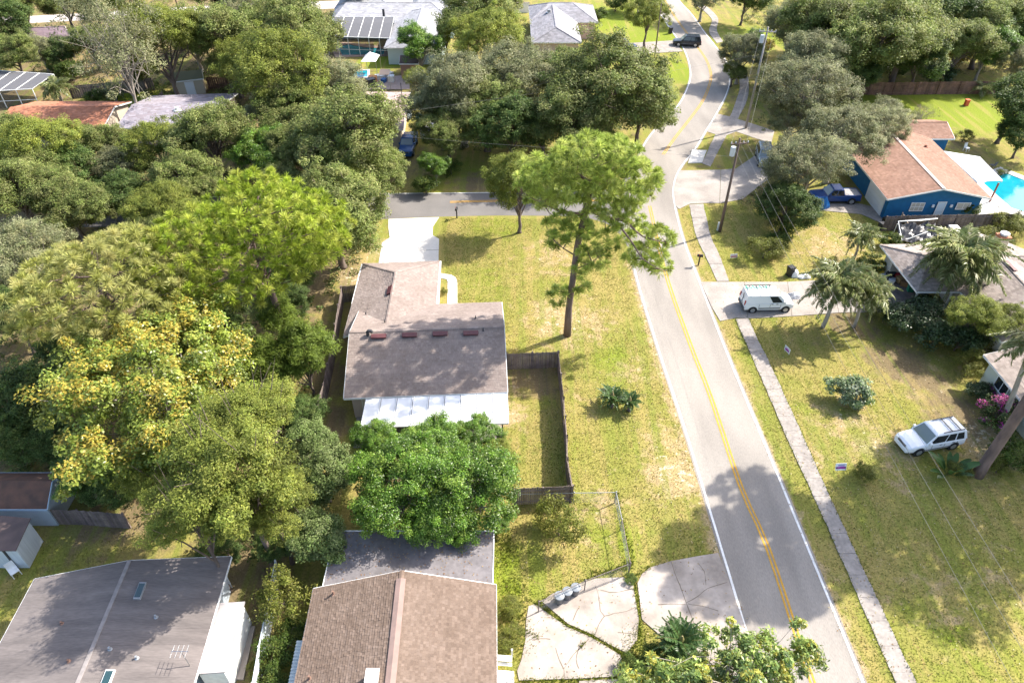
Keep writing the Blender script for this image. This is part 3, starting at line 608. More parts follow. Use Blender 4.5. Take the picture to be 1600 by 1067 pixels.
def pool(name, px, deckw, z=.03, label=None, m=CONCW):
    pts = GL(px); b = MB(); b.prism(pts, -.3, z); b.build(name, AQUA, kind='structure'); c = sum(pts, Vector())/len(pts); EXCL.append([(p.x, p.y) for p in pts])
    r = thing('pool_deck', '', '', c); del r['label']; del r['category']; r['kind'] = 'structure'; n = len(pts)
    for i in range(n):
        p, q_ = pts[i], pts[(i+1) % n]; o = lambda s_: s_+(s_-c).normalized()*deckw
        b = MB(); k = [p, q_, o(q_), o(p)]; b.prism(k, -.05, .09); b.build('slab', m, r); EXCL.append([(s_.x, s_.y) for s_ in k])
pool('swimming_pool', [(1536, 287), (1571, 271), (1690, 318), (1660, 350), (1580, 326)], 1.6)
pv('patio', [[(1527, 336), (1512, 300), (1534, 290), (1560, 325), (1572, 332)]], CONCW)

# --- taupe house on the right with carport and chimney
TP = [(.30, .255, .23), (.27, .23, .21), (.33, .285, .26), (.25, .21, .19)]
T = thing('house', 'taupe roofed house with carport and chimney behind the palms on the right', 'house', (42, 53, 0))
rm = roofbase('taupe_roof_two', (.25, .215, .2)); wm = mat('pale_wall', (.5, .48, .42), (.45, .43, .38), .9, 2)
r1, p1_ = block(T, v2(36.4, 51.2), v2(49, 51.2), v2(49, 59.3), v2(36.2, 59.0), 2.6, 3.8, rm, wm, TP, (.2, .3), h=(.2, 0), seed=21, wall=False)
r2, p2_ = block(T, v2(49.2, 44.2), v2(49.2, 58.8), v2(40.3, 58.8), v2(40.3, 44.2), 2.6, 4.2, rm, wm, TP, (.2, .3), seed=22)
b = MB(); b.prism([v2(36.9, 57.0), v2(40.7, 57.0), v2(40.7, 58.6), v2(36.9, 58.5)], 0, 2.5); b.build('storeroom_wall', wm, T)
for x, y in ((36.8, 51.6), (39.8, 51.5)): b = MB(); b.box(x-.07, y-.07, 0, x+.07, y+.07, 2.5); b.build('post', WHITE, T)
c_ = GP(1560, 385, p2_[1]); b = MB(); b.box(c_.x-.45, c_.y-.4, c_.z-.6, c_.x+.45, c_.y+.4, c_.z+1.0); ch = b.build('chimney', mat('cream_block', (.6, .52, .4), (.52, .44, .34), .9, 3), r2, local=True)
b = MB(); b.box(c_.x-.52, c_.y-.47, c_.z+1.0, c_.x+.52, c_.y+.47, c_.z+1.2); b.build('chimney_band', mat('terracotta_block', (.42, .17, .09)), r2, local=True)
b = MB(); b.lathe([(.3, 1.2), (.3, 1.35), (.42, 1.36), (.4, 1.46), (.05, 1.5)], 12, c_); b.build('chimney_cap', WHITE, r2, local=True)
roofvent(T, r2, GP(1577, 417, p2_[0]), (0, 1, 0), p2_[0], 1.6, .3)
T = thing('house', 'tan roofed house at the right edge behind the pink bougainvillea', 'house', (42, 39, 0))
block(T, v2(47, 33.5), v2(47, 42.6), v2(38.0, 42.6), v2(38.3, 33.5), 2.6, 4.2, roofbase('tan_roof', (.30, .25, .22)), mat('sage_wall', (.52, .55, .47)), [(.36, .295, .255), (.32, .265, .23), (.40, .33, .285)], (.24, .32), seed=23)
opening(T, 'window', (38.5, 40.0, 1.0), (-1, 0), 1.6, 1.1, bars=(2, 1))

# --- far houses
T = thing('house', 'house with terracotta roof half hidden by oaks at the far left', 'house', (-59, 90, 0))
block(T, v2(-66, 85.3), v2(-52.2, 86), v2(-52.2, 95), v2(-65.2, 95), 2.8, 3.9, mat('terracotta_roof', (.40, .17, .10), (.33, .14, .085), .9, .8), mat('tan_wall', (.45, .38, .3)), [(.44, .19, .115), (.40, .17, .10), (.37, .155, .09)], (.3, .4), seed=31)
T = thing('house', 'house with violet grey roof between the terracotta roof and the oaks', 'house', (-45, 92, 0))
r_, p_ = block(T, v2(-50.6, 86), v2(-38, 87.5), v2(-38.5, 98), v2(-50.2, 97), 2.8, 3.7, roofbase('violet_grey_roof', (.24, .22, .26)), mat('tan_wall', (.45, .38, .3)), [(.30, .28, .32), (.27, .25, .29), (.25, .22, .25)], (.3, .4), seed=32)
pipe(T, r_, GP(277, 172, p_[0]), .25, .4, WHITE, 'vent')
T = thing('shed', 'small beige shed with white door in the wooded yard at upper left', 'shed', G(300, 150))
a = G(279, 152); b_ = G(322, 147); dd = (b_-a).normalized(); nn_ = Vector((-dd.y, dd.x, 0)); k = [a, b_, b_+nn_*3.2, a+nn_*3.2]
block(T, *[p-dd*.2 if i in (0, 3) else p+dd*.2 for i, p in enumerate(k)], 2.3, 3.1, mat('moss_roof', (.16, .16, .1)), mat('beige_siding', (.5, .43, .33)), None, over=.2)
opening(T, 'door', a.lerp(b_, .5)+nn_*.18, -nn_, 1.3, 2.0, pane=mat('white_door', (.74, .75, .76)), panem='door_panel')
T = thing('house', 'house with dark plum roof at the upper left behind a street', 'house', (-90, 128, 0))
block(T, G(22, 66, 3), G(112, 62, 3), G(100, 44, 3), G(24, 48, 3), 3, 4.2, roofbase('plum_roof', (.19, .14, .16)), mat('tan_wall', (.45, .38, .3)), [(.22, .165, .185), (.19, .14, .16)], (.35, .5), seed=33)
SCREEN = mat('insect_screen', (.12, .12, .13), alpha=.8, rough=.8)
def cage(name, label, base, zt, bays, rise=.9):
    """pool cage: base = near-left, near-right, far-right, far-left on the ground"""
    T = thing(name, label, 'pool cage', sum(base, Vector())/4); a, b_, c_, d = base; up = Vector((0, 0, zt)); hi = Vector((0, 0, zt+rise))
    fr = MB(); w_ = .08
    for i in range(bays+1):
        t = i/bays; n0, f0 = a.lerp(b_, t), d.lerp(c_, t); fr.beam(n0, n0+up, w_, w_); fr.beam(n0+up, f0+hi, w_, w_)
    fr.beam(a+up, b_+up, w_, w_); fr.beam(d+hi, c_+hi, w_, w_); fr.beam(a+Vector((0, 0, 1)), b_+Vector((0, 0, 1)), .06, .06)
    for p, q in ((a, d), (b_, c_)): fr.beam(p+up, q+hi, w_, w_); fr.beam(q, q+hi, w_, w_)
    fr.build('frame', WHITE, T)
    for i in range(bays):
        t0, t1 = (i+.03)/bays, (i+.97)/bays; s_ = MB(); s_.slab([a.lerp(b_, t0)+up, a.lerp(b_, t1)+up, d.lerp(c_, t1)+hi, d.lerp(c_, t0)+hi], .01); s_.build('roof_screen', SCREEN, T)
        s_ = MB(); p = [a.lerp(b_, t0), a.lerp(b_, t1), a.lerp(b_, t1)+up*.97, a.lerp(b_, t0)+up*.97]; n_ = Vector((0, .01, 0)); s_.hexa(p, [x+n_ for x in p]); s_.build('side_screen', mat('sheer_screen', (.1, .1, .1), alpha=.16), T)
    return T
cage('pool_cage', 'grey screened pool cage with white bars at the left edge', [G(-40, 172), G(62, 166), G(96, 146), G(10, 140)], 2.5, 4, .35)
# large grey house with pool
GRY = [(.33, .33, .35), (.30, .30, .32), (.36, .36, .38)]
T = thing('house', 'large pale grey roofed house with pool cage at the top', 'house', (-22, 130, 0)); gm = roofbase('grey_roof', (.3, .3, .32)); pb = mat('pale_blue_wall', (.52, .62, .66))
e = G(517, 36, 2.8); Yn = e.y; r_, p_ = block(T, v2(-32, Yn), v2(-10, Yn), v2(-10, Yn+11), v2(-33, Yn+11), 2.8, 4.7, gm, pb, GRY, (.3, .5), h=(.12, .2), seed=41)
pipe(T, r_, GP(600, 27, p_[0]), .22, 1.3, DARK, 'flue')
dl = G(600, 75, 2.8); r_, p_ = block(T, v2(-11.0, dl.y), v2(-11.0, dl.y+19), v2(dl.x, dl.y+19), v2(dl.x, dl.y), 2.8, 4.7, gm, pb, GRY, (.3, .5), h=(.18, .2), seed=42)
q = G(645, 0, 3); block(T, v2(-33, Yn+9), v2(-22, Yn+9), v2(-22, Yn+19), v2(-33, Yn+19), 2.8, 5.0, gm, pb, GRY, (.3, .5), h=(.48, .48), seed=43)
block(T, v2(-19, Yn+8), v2(-9.5, Yn+8), v2(-9.5, Yn+19), v2(-19, Yn+19), 2.8, 5.4, gm, pb, GRY, (.3, .5), h=(.4, .45), seed=44)
yn = G(540, 86).y; cage('pool_cage', 'white framed screen pool cage against the grey house', [v2(-31, yn), v2(-20.3, yn-1), v2(-20.6, Yn-.5), v2(-31, Yn-.5)], 3.0, 6)
pool('swimming_pool', [(528, 74), (545, 70), (570, 75), (601, 77), (600, 86), (535, 87)], 1.5, m=mat('brick_deck', (.34, .24, .19), (.28, .2, .16), .9, 2))
# cluttered yard in front of it
T = thing('house', 'low house with pinkish brown roof in a gap between the oaks', 'house', (-18, 93, 0))
r_, p_ = block(T, v2(-26, 86), v2(-13.9, 86), v2(-14.4, 98.6), v2(-26, 98.9), 2.7, 3.4, roofbase('pink_roof', (.36, .27, .25)), mat('tan_wall', (.45, .38, .3)), [(.40, .30, .275), (.36, .265, .245), (.44, .34, .31), (.32, .24, .22)], (.3, .4), seed=45)
pipe(T, r_, GP(628, 150, p_[1]), .05, 1.8, DARK, 'mast')
pool('plunge_pool', [(548, 112), (574, 111), (574, 121), (548, 121)], .6, m=mat('grey_tile', (.4, .38, .4)))
T = thing('party_tent', 'white peaked canopy tent beside the small turquoise pool', 'canopy', G(578, 118)); c4 = [G(567, 121), G(590, 121), G(596, 110), G(574, 110)]; ap = sum(c4, Vector())/4+Vector((0, 0, 3.4)); tb = MB()
for i in range(4): tb.slab([c4[i]+Vector((0, 0, 2.4)), c4[(i+1) % 4]+Vector((0, 0, 2.4)), ap], .03)
tb.build('canvas', WHITE, T)
for p in c4: b = MB(); b.tube([p, p+Vector((0, 0, 2.4))], .04, 6); b.build('leg', CHROME, T)
def boxthing(name, label, cat, px, py, sx, sy_, sz, m, rot=0, lid=None):
    p = G(px, py); T = thing(name, label, cat, p, rot); b = MB(); b.box(-sx/2, -sy_/2, 0, sx/2, sy_/2, sz); b.build('body', m, T, local=True)
    b = MB(); b.box(-sx/2-.04, -sy_/2-.04, sz, sx/2+.04, sy_/2+.04, sz+.07); b.build('lid', lid or m, T, local=True); return T
T = thing('shed', 'narrow wooden shed with pink brown walls behind the cluttered yard', 'shed', G(632, 122)); a = G(626, 123); block(T, a, a+Vector((3, 0, 0)), a+Vector((3, 3.5, 0)), a+Vector((0, 3.5, 0)), 2.3, 3.0, mat('brown_sheet_roof', (.3, .2, .17)), mat('wood_wall', (.35, .2, .14)), None, over=.15, h=(0, 0))
TERR = mat('peach_canvas', (.6, .42, .3)); 
T = thing('awning', 'peach coloured canvas awning beside the white tent', 'awning', G(604, 118)); q = [G(592, 117, 2.2), G(608, 117, 2.2), G(610, 108, 2.6), G(594, 108, 2.6)]; b = MB(); b.slab(q, .04); b.build('canvas', TERR, T)
for x in q[:2]: b = MB(); b.tube([v2(x.x, x.y), x], .04, 6); b.build('leg', CHROME, T)
for i, (lb, px, py, s_, m) in enumerate((('wooden crate on the cluttered deck near the small pool', 583, 128, (1.2, .9, .8), mat('crate_wood', (.45, .22, .1))), ('white storage box in the middle of the cluttered deck', 594, 124, (1.4, .9, .6), WHITE), ('dark bin standing on the deck edge above the pinkish roof', 580, 136, (1.2, 1.0, 1.2), DARK), ('pale table like box at the right of the cluttered deck', 607, 122, (1.6, .8, .7), mat('pale_plastic', (.6, .58, .55))), ('blue cool box beside the clutter on the deck', 600, 129, (.8, .6, .5), mat('blue_plastic', (.05, .13, .3))), ('small white appliance at the foot of the wooden shed', 612, 128, (.9, .8, .9), WHITE))):
    boxthing('storage_box', lb, 'box', px, py, *s_, m, .3*i)
pv('deck', [[(572, 140), (640, 140), (640, 118), (574, 122)]], mat('pink_pavers', (.48, .36, .31), (.4, .3, .26), .9, 1), .04)
# grey house top centre
T = thing('house', 'grey roofed house with pink wall near the bend of the road', 'house', (9, 131, 0))
block(T, v2(3.2, 131), v2(15.1, 130.5), v2(15.1, 141.3), v2(3.1, 141), 3, 4.8, gm, mat('pink_wall', (.55, .42, .36)), [(.27, .26, .28), (.24, .235, .25), (.30, .29, .31)], (.3, .5), h=(.3, .35), seed=51)
r_, p_ = block(T, v2(11.4, 119.5), v2(11.4, 138), v2(3.2, 138), v2(3.2, 119.5), 3, 4.6, gm, mat('pink_wall', (.55, .42, .36)), [(.27, .26, .28), (.24, .235, .25), (.30, .29, .31)], (.3, .5), h=(.15, .1), seed=52)
pipe(T, r_, GP(858, 20, p_[1]), .3, .5, GALV, 'vent')
T = thing('garden_wall', 'white garden wall left of the grey house at the top', 'wall', G(812, 20)); b = MB(); b.beam(G(790, 21)+Vector((0, 0, .9)), G(827, 20)+Vector((0, 0, .9)), .2, 1.8); b.build('wall', WHITE, T); b = MB(); b.beam(G(790, 21)+Vector((0, 0, 1.84)), G(827, 20)+Vector((0, 0, 1.84)), .3, .08); b.build('coping', CONC, T)
# ------------------------------------------------------------------ fences
def fence(label, pts, m, h=1.8, pitch=.15, cat='fence', name='privacy_fence', rails=True, side=1, seed=0, seg=2.4):
    """pts on the ground; pickets of each bay are one joined part, posts and rails parts of their own"""
    rg = random.Random(seed); T = thing(name, label, cat, pts[0]); z = Vector((0, 0, 1))
    for i in range(len(pts)-1):
        p, q = pts[i], pts[i+1]; L = (q-p).length; nb = max(1, round(L/seg)); d = (q-p)/L; n = Vector((-d.y, d.x, 0))*side
        for k in range(nb):
            a = p+d*(L*k/nb); e = p+d*(L*(k+1)/nb); pk = MB(); m_ = max(1, int((e-a).length/pitch)); lean_ = rg.uniform(-.05, .05)
            for j in range(m_):
                c = a+d*((j+.5)*(e-a).length/m_); hh = h*rg.uniform(.97, 1.015); g_ = rg.uniform(.7, 1.25); ww = (e-a).length/m_*.46
                tilt = n*(lean_+rg.uniform(-.012, .012)); s_ = n*.011
                bo = [c-d*ww-s_, c+d*ww-s_, c+d*ww+s_, c-d*ww+s_]; pk.hexa(bo, [x+z*hh+tilt for x in bo], (g_, g_*rg.uniform(.95, 1.03), g_*rg.uniform(.92, 1.05)))
            pk.build('pickets', m, T, kind='stuff')
            po = MB(); c = a-n*.07; po.beam(c, c+z*(h+.05), .1, .1, (.9, .9, .9)); po.build('post', m, T)
            if rails:
                for zz in (.35, h-.3):
                    r_ = MB(); r_.beam(a-n*.05+z*zz, e-n*.05+z*zz, .05, .09, (1.05, 1.05, 1.05)); r_.build('rail', m, T)
        po = MB(); c = q-n*.07; po.beam(c, c+z*(h+.05), .1, .1, (.9, .9, .9)); po.build('post', m, T)
    return T
def gz(pts, z): return [v2(p.x, p.y) for p in (G(x, y, z) for x, y in pts)]
fence('weathered grey picket fence along the left side of the main house', gz([(560, 445), (533, 448), (518, 538), (505, 600), (487, 655), (470, 725)], 1.8), FENCEW, seed=1, side=1)
fence('weathered brown fence around the small back yard of the main house', gz([(792, 552), (872, 549), (880, 620), (885, 680), (886, 715), (894, 758), (803, 763)], 1.8), FENCEW, seed=2, side=-1)
fence('grey plank fence with leaning posts behind the near sheds', gz([(-10, 797), (69, 796), (118, 797), (152, 800), (190, 803)], 1.6), FENCEW, 1.6, seed=3, side=-1)
fence('red brown fence along the back of the sunny lawn at upper right', gz([(1325, 128), (1400, 129), (1470, 128), (1570, 127)], 1.9), FENCEB, 1.9, .3, seed=4, seg=3.5, side=1)
fence('grey fence between the blue house and the taupe roofed house', gz([(1386, 338), (1420, 337), (1470, 336), (1525, 335), (1590, 334)], 1.8), FENCEW, seed=5, side=1)
fence('brown board fence under the trees at upper left', gz([(106, 135), (160, 130), (236, 122)], 1.8), FENCEW, 1.8, .3, seed=6, seg=3.5)
fence('dark side fence leading to the beige shed at upper left', gz([(230, 166), (241, 155), (252, 143)], 1.8), FENCEW, 1.8, .3, seed=7, seg=3.5)
fence('short brown fence right of the beige shed', gz([(322, 121), (352, 119), (400, 118)], 1.8), FENCEB, 1.8, .3, seed=8, seg=3.5)
T = thing('metal_fence', 'narrow white sheet fence between the two near houses', 'fence', G(410, 1000)); pts = gz([(430, 876), (424, 905), (414, 960), (404, 1010), (394, 1067), (380, 1140)], 1.6)
WS = mat('white_sheet', (.62, .68, .72), (.5, .56, .6), .45, 2)
for i in range(len(pts)-1):
    b = MB(); b.beam(pts[i]+Vector((0, 0, .8)), pts[i+1]+Vector((0, 0, .8)), .05, 1.6); b.build('panel', WS, T)
    b = MB(); b.beam(pts[i], pts[i]+Vector((0, 0, 1.68)), .08, .08); b.build('post', WHITE, T)
T = thing('chain_link_fence', 'chain link fence with metal rails beside the near driveway', 'fence', G(971, 830))
top = [G(800, 772, 1.15), G(897, 770, 1.15), G(963, 769, 1.15), G(972, 812, 1.15), G(985, 880, 1.15), G(915, 907, 1.15), G(842, 940, 1.15)]
RUST = mat('rusty_rail', (.12, .085, .075), (.2, .17, .16), .6, 4); MESHM = mat('wire_mesh', (.3, .31, .32), rough=.5, alpha=.10)
for i, p in enumerate(top):
    b = MB(); b.tube([(p.x, p.y, 0), (p.x, p.y, 1.2)], .05 if i in (2, 4) else .035, 8); b.lathe([(.06, 1.2), (.05, 1.26), (.01, 1.29)], 8, (p.x, p.y, 0)); b.build('post', GALV if i < 4 else RUST, T)
    if i < len(top)-1:
        q = top[i+1]; b = MB(); b.tube([p, q], .025, 6); b.build('top_rail', GALV if i < 3 else RUST, T)
        wv = MB(); d = q-p; L = d.length; n_ = int(L/.16)
        for k in range(n_+6):
            for sg in (1, -1):
                x0 = k*.16-(.0 if sg > 0 else -.0); x1 = x0+sg*1.0
                za, zb = .08, 1.12
                lo, hi = x0, x1
                t0, t1 = 0.0, 1.0
                if hi < 0: t1 = x0/(x0-x1)
                if hi > L: t1 = (L-x0)/(x1-x0)
                if x0 > L or x0 < 0 or t1 <= .05: continue
                pa = v2(p.x, p.y)+Vector((d.x, d.y, 0))/L*x0; pb_ = v2(p.x, p.y)+Vector((d.x, d.y, 0))/L*(x0+(x1-x0)*t1)
                wv.beam(pa+Vector((0, 0, za)), pb_+Vector((0, 0, za+(zb-za)*t1)), .005, .005)
        wv.build('wire_mesh', GALV, T, kind='stuff')

# ------------------------------------------------------------------ vehicles: built nose towards +X
TYRE = mat('tyre_rubber', (.022, .022, .024), rough=.85); RIM = mat('alloy_rim', (.45, .46, .47), rough=.35, metal=.7)
REDL = mat('tail_lamp', (.35, .02, .02), rough=.2); LAMP = mat('head_lamp', (.7, .72, .74), rough=.1, spec=.8); TRIM = mat('grey_trim', (.09, .09, .095), rough=.6)
def loft(b, st, c=None):
    """st: list of (x, half width, z bottom, z belt) body sections"""
    rings = []
    for x, hw, z0, z1 in st:
        zs_ = z0+(z1-z0)*.45
        ring = [(x, -hw*.9, z0), (x, -hw*.985, z0+(z1-z0)*.18), (x, -hw, zs_), (x, -hw*.975, z1-(z1-z0)*.14), (x, -hw*.88, z1-.012), (x, -hw*.45, z1+.018), (x, 0, z1+.025)]
        ring += [(p[0], -p[1], p[2]) for p in reversed(ring[:-1])]; rings.append(ring)
    n = len(rings[0])
    for i in range(len(rings)-1):
        for k in range(n-1): b.quad(rings[i][k], rings[i][k+1], rings[i+1][k+1], rings[i+1][k])
        b.quad(rings[i][n-1], rings[i][0], rings[i+1][0], rings[i+1][n-1])
    b.add(rings[0], [tuple(range(n-1, -1, -1))]); b.add(rings[-1], [tuple(range(n))])
def inq(q, l, r, bt, tp):                           # inset of a quad a(bl) b(br) c(tr) d(tl)
    a, b, c, d = (Vector(p) for p in q); f = lambda u, v: a.lerp(b, u).lerp(d.lerp(c, u), v)
    return [f(l, bt), f(1-r, bt), f(1-r, 1-tp), f(l, 1-tp)]
def pane(b, q, o=.012, th=.02):
    n = (q[1]-q[0]).cross(q[3]-q[0]).normalized(); b.hexa([p-n*th for p in q], [p+n*o for p in q])
def vehicle(name, label, cat, paint, W_, st, cab, wheels, wr, loc, rz, side_wins, extras=None, lampz=.75, tailz=.8):
    T = thing(name, label, cat, loc, rz); b = MB(); loft(b, st); body = b.build('body', paint, T, smooth=True, local=True)
    x0, x1 = st[-1][0], st[0][0]                     # nose, tail
    if cab:
        zb, zt, fb, ft, rb_, rt, wb_, wt = cab; c = MB()
        P_ = lambda x, y, z: Vector((x, y, z))
        bo = [P_(rb_, -wb_, zb), P_(fb, -wb_, zb), P_(fb, wb_, zb), P_(rb_, wb_, zb)]; to = [P_(rt, -wt, zt), P_(ft, -wt, zt), P_(ft, wt, zt), P_(rt, wt, zt)]
        c.hexa(bo, to); mid = [p.lerp(sum(to, Vector())/4, .14)+Vector((0, 0, .045)) for p in to]
        c.hexa(to, mid); c.build('cabin', paint, T, local=True)
        L_ = [bo[0], bo[1], to[1], to[0]]; Rr = [bo[2], bo[3], to[3], to[2]]
        for (l, r) in side_wins:
            for s_ in (0, 1):
                q = inq(L_ if s_ == 0 else Rr, l if s_ == 0 else r, r if s_ == 0 else l, .08, .12); w_ = MB(); pane(w_, q); w_.build('side_window', GLASS, T, local=True)
        w_ = MB(); pane(w_, inq([bo[1], bo[2], to[2], to[1]], .05, .05, .06, .08)); w_.build('windshield', mat('windshield_glass', (.16, .19, .18), rough=.08, spec=.9), T, local=True)
        if extras != 'van':
            w_ = MB(); pane(w_, inq([bo[3], bo[0], to[0], to[3]], .07, .07, .12, .1)); w_.build('rear_window', GLASS, T, local=True)
        for s_ in (-1, 1):
            w_ = MB(); w_.box(fb-.35, s_*(wb_+.06)-.09, zb+.05, fb-.2, s_*(wb_+.06)+.09, zb+.22); w_.build('mirror', paint, T, local=True)
    for wx in wheels:
        for s_ in (-1, 1):
            y = s_*(W_/2-.09); b = MB(); b.tube([(wx, y-.11, wr), (wx, y-.09, wr), (wx, y+.09, wr), (wx, y+.11, wr)], [wr*.86, wr, wr, wr*.86], 20); wo = b.build('wheel', TYRE, T, local=True)
            b = MB(); b.tube([(wx, y+s_*.10, wr), (wx, y+s_*.125, wr), (wx, y+s_*.115, wr)], [wr*.62, wr*.62, wr*.2], 14)
            for k in range(5):
                t = k*2*math.pi/5; b.beam((wx, y+s_*.128, wr), (wx+math.cos(t)*wr*.58, y+s_*.128, wr+math.sin(t)*wr*.58), .05, .02, up=(0, 1, 0))
            b.build('rim', RIM, wo, local=True)
            b = MB(); b.tube([(wx, s_*(W_/2-.25), wr), (wx, s_*(W_/2+.004), wr)], [wr*1.2, wr*1.2], 20); b.build('wheel_arch', BLACK, T, local=True)
    hw = st[-1][1]; hwt = st[0][1]
    for s_ in (-1, 1):
        b = MB(); b.hexa([(x0-.25, s_*(hw-.02)-.02, lampz-.1), (x0+.02, s_*(hw*.62)-.02, lampz-.1), (x0+.02, s_*(hw*.62)+.02, lampz-.1), (x0-.25, s_*(hw-.02)+.05, lampz-.1)], [(x0-.3, s_*(hw-.02)-.02, lampz+.08), (x0-.03, s_*(hw*.62)-.02, lampz+.08), (x0-.03, s_*(hw*.62)+.02, lampz+.08), (x0-.3, s_*(hw-.02)+.05, lampz+.08)]); b.build('headlight', LAMP, T, local=True)
        b = MB(); b.box(x1-.03, s_*(hwt-.1)-.07, tailz-.25, x1+.12, s_*(hwt-.1)+.09, tailz+.2); b.build('taillight', REDL, T, local=True)
    b = MB(); b.box(x0-.02, -hw*.55, lampz-.1, x0+.03, hw*.55, lampz+.07); b.build('grille', TRIM, T, local=True)
    b = MB(); b.hexa([(x0-.12, -hw*.97, .32), (x0+.06, -hw*.85, .32), (x0+.06, hw*.85, .32), (x0-.12, hw*.97, .32)], [(x0-.12, -hw*.97, .52), (x0+.06, -hw*.85, .52), (x0+.06, hw*.85, .52), (x0-.12, hw*.97, .52)]); b.build('front_bumper', TRIM if extras == 'van' else paint, T, local=True)
    b = MB(); b.box(x1-.08, -hwt*.95, .34, x1+.05, hwt*.95, .58); b.build('rear_bumper', TRIM if extras in ('van', 'truck') else paint, T, local=True)
    b = MB(); b.box(x1+.4, -W_/2+.2, .22, x0-.4, W_/2-.2, .4); b.build('underbody', BLACK, T, local=True)
    return T
WPAINT = mat('white_car_paint', (.78, .79, .80), rough=.25, spec=.5); NAVY = mat('black_blue_paint', (.012, .018, .028), rough=.22, spec=.6); BLUEP = mat('blue_car_paint', (.01, .05, .19), rough=.28, spec=.5); SLV = mat('silver_paint', (.35, .38, .4), rough=.3, metal=.3)
SEAM = mat('panel_gap', (.16, .16, .165))
def seams(T, xs_, hw, z0, z1, m=None):
    for x in xs_:
        for s_ in (-1, 1): b = MB(); b.box(x-.012, s_*hw-.012, z0, x+.012, s_*hw+.006, z1); b.build('panel_gap', m or SEAM, T, local=True)
def suv(name, label, paint, loc, rz, rack=True, s_=1):
    T = vehicle(name, label, 'car', paint, 1.86, [(-2.36, .86, .42, 1.0), (-2.25, .92, .3, 1.05), (-1.4, .93, .28, 1.06), (.6, .93, .28, 1.04), (1.0, .92, .28, 1.02), (1.7, .90, .3, .97), (2.15, .86, .34, .9), (2.36, .76, .42, .78)], (1.03, 1.74, 1.05, .35, -2.33, -2.1, .9, .74), (-1.42, 1.45), .37, loc, rz, ((.08, .72), (.315, .455), (.575, .05)), lampz=.76)
    if rack:
        for y in (-.66, .66):
            b = MB(); b.beam((-1.95, y, 1.85), (-.2, y, 1.85), .05, .05); b.build('roof_rail', BLACK, T, local=True)
        for x in (-1.6, -.9): b = MB(); b.beam((x, -.66, 1.87), (x, .66, 1.87), .06, .04); b.build('crossbar', BLACK, T, local=True)
    seams(T, (-1.55, -.5, .55), .93, .42, .92)
    for x in (-1.3, -.25):
        for s_ in (-1, 1): b = MB(); b.box(x, s_*.935-.02, .86, x+.2, s_*.935+.012, .9); b.build('door_handle', TRIM, T, local=True)
    for s_ in (-1, 1): b = MB(); b.box(-1.6, s_*.935-.01, .5, 1.3, s_*.935+.012, .58); b.build('side_moulding', SEAM, T, local=True)
    b = MB(); b.box(.98, -.7, 1.055, 1.01, .7, 1.075); b.build('bonnet_gap', SEAM, T, local=True)
    b = MB(); b.box(-2.42, -.25, .78, -2.38, .25, .9); b.build('number_plate', WHITE, T, local=True); return T
f, r_ = G(1436, 712), G(1484, 703); d = f-r_; ang = math.atan2(d.y, d.x); mid = (f+r_)/2+Vector((-d.y, d.x, 0)).normalized()*-.93
suv('parked_car', 'white sport utility vehicle with roof rack parked on the grass at right', WPAINT, mid, ang)
p = (G(1056, 73)+G(1092, 75))/2+Vector((0, .9, 0)); suv('car', 'dark sport utility vehicle turning off the road at the bend', NAVY, p, R(180)-.13, rack=False)
suv('parked_car', 'dark grey vehicle under the oak on the upper right driveway', SLV, G(1193, 252), R(-100), rack=False)
suv('parked_car', 'small blue car half hidden by the big round oak at the top', BLUEP, G(972, 78), R(-20), rack=False)
f, r_ = G(1225, 488), G(1173, 489); mid = (f+r_)/2+Vector((0, .86, 0)); ang = math.atan2((f-r_).y, (f-r_).x)
van = vehicle('van', 'white cargo van with a ladder rack parked on the right driveway', 'van', WPAINT, 1.84, [(-2.3, .84, .42, 1.05), (-2.25, .90, .32, 1.1), (-1, .92, .28, 1.12), (1.0, .92, .28, 1.1), (1.45, .91, .28, 1.08), (1.95, .88, .3, 1.0), (2.25, .80, .36, .84), (2.3, .7, .42, .76)], (1.09, 1.86, 1.55, .75, -2.27, -2.16, .9, .78), (-1.5, 1.55), .34, mid, ang, ((.66, .09),), 'van', lampz=.82, tailz=1.1)
for s_ in (-1, 1): b = MB(); b.box(-1.0, s_*.925-.012, .5, 1.0, s_*.925+.012, .6); b.build('side_moulding', TRIM, van, local=True)
for x in (.1, .55):
    for s_ in (-1, 1): b = MB(); b.box(x, s_*.93-.02, .98, x+.18, s_*.93+.02, 1.03); b.build('door_handle', TRIM, van, local=True)
b = MB(); b.box(-2.33, -.02, .6, -2.27, .02, 1.7); b.build('rear_door_seam', TRIM, van, local=True)
seams(van, (-1.0, .02, .98), .925, .62, 1.0)
b = MB(); b.box(-2.345, -.24, .66, -2.32, .24, .78); b.build('number_plate', mat('plate', (.5, .52, .5)), van, local=True)
for k in range(4): b = MB(); b.box(-2.0, -.5+k*.33-.02, 1.895, .4, -.5+k*.33+.02, 1.912); b.build('roof_rib', WPAINT, van, local=True)
GRN = mat('green_rung', (.03, .3, .2)); 
for x in (-1.9, -1.0, -.1): b = MB(); b.beam((x, -.76, 1.98), (x, .76, 1.98), .05, .04); b.tube([(x, -.76, 1.85), (x, -.76, 2.0)], .02, 5); b.tube([(x, .76, 1.85), (x, .76, 2.0)], .02, 5); b.build('rack_bar', WHITE, van, local=True)
T = thing('ladder', 'green and black ladder lying on the roof rack of the white van', 'ladder', mid+Vector((0, 0, 2.02)), ang)
for y in (.28, .68): b = MB(); b.beam((-2.2, y, .02), (.3, y, .02), .05, .05); b.build('rail', GRN if y < .5 else BLACK, T, local=True)
for k in range(8): b = MB(); b.beam((-2.05+k*.31, .28, .02), (-2.05+k*.31, .68, .02), .06, .05); b.build('rung', BLACK if k % 2 else GRN, T, local=True)
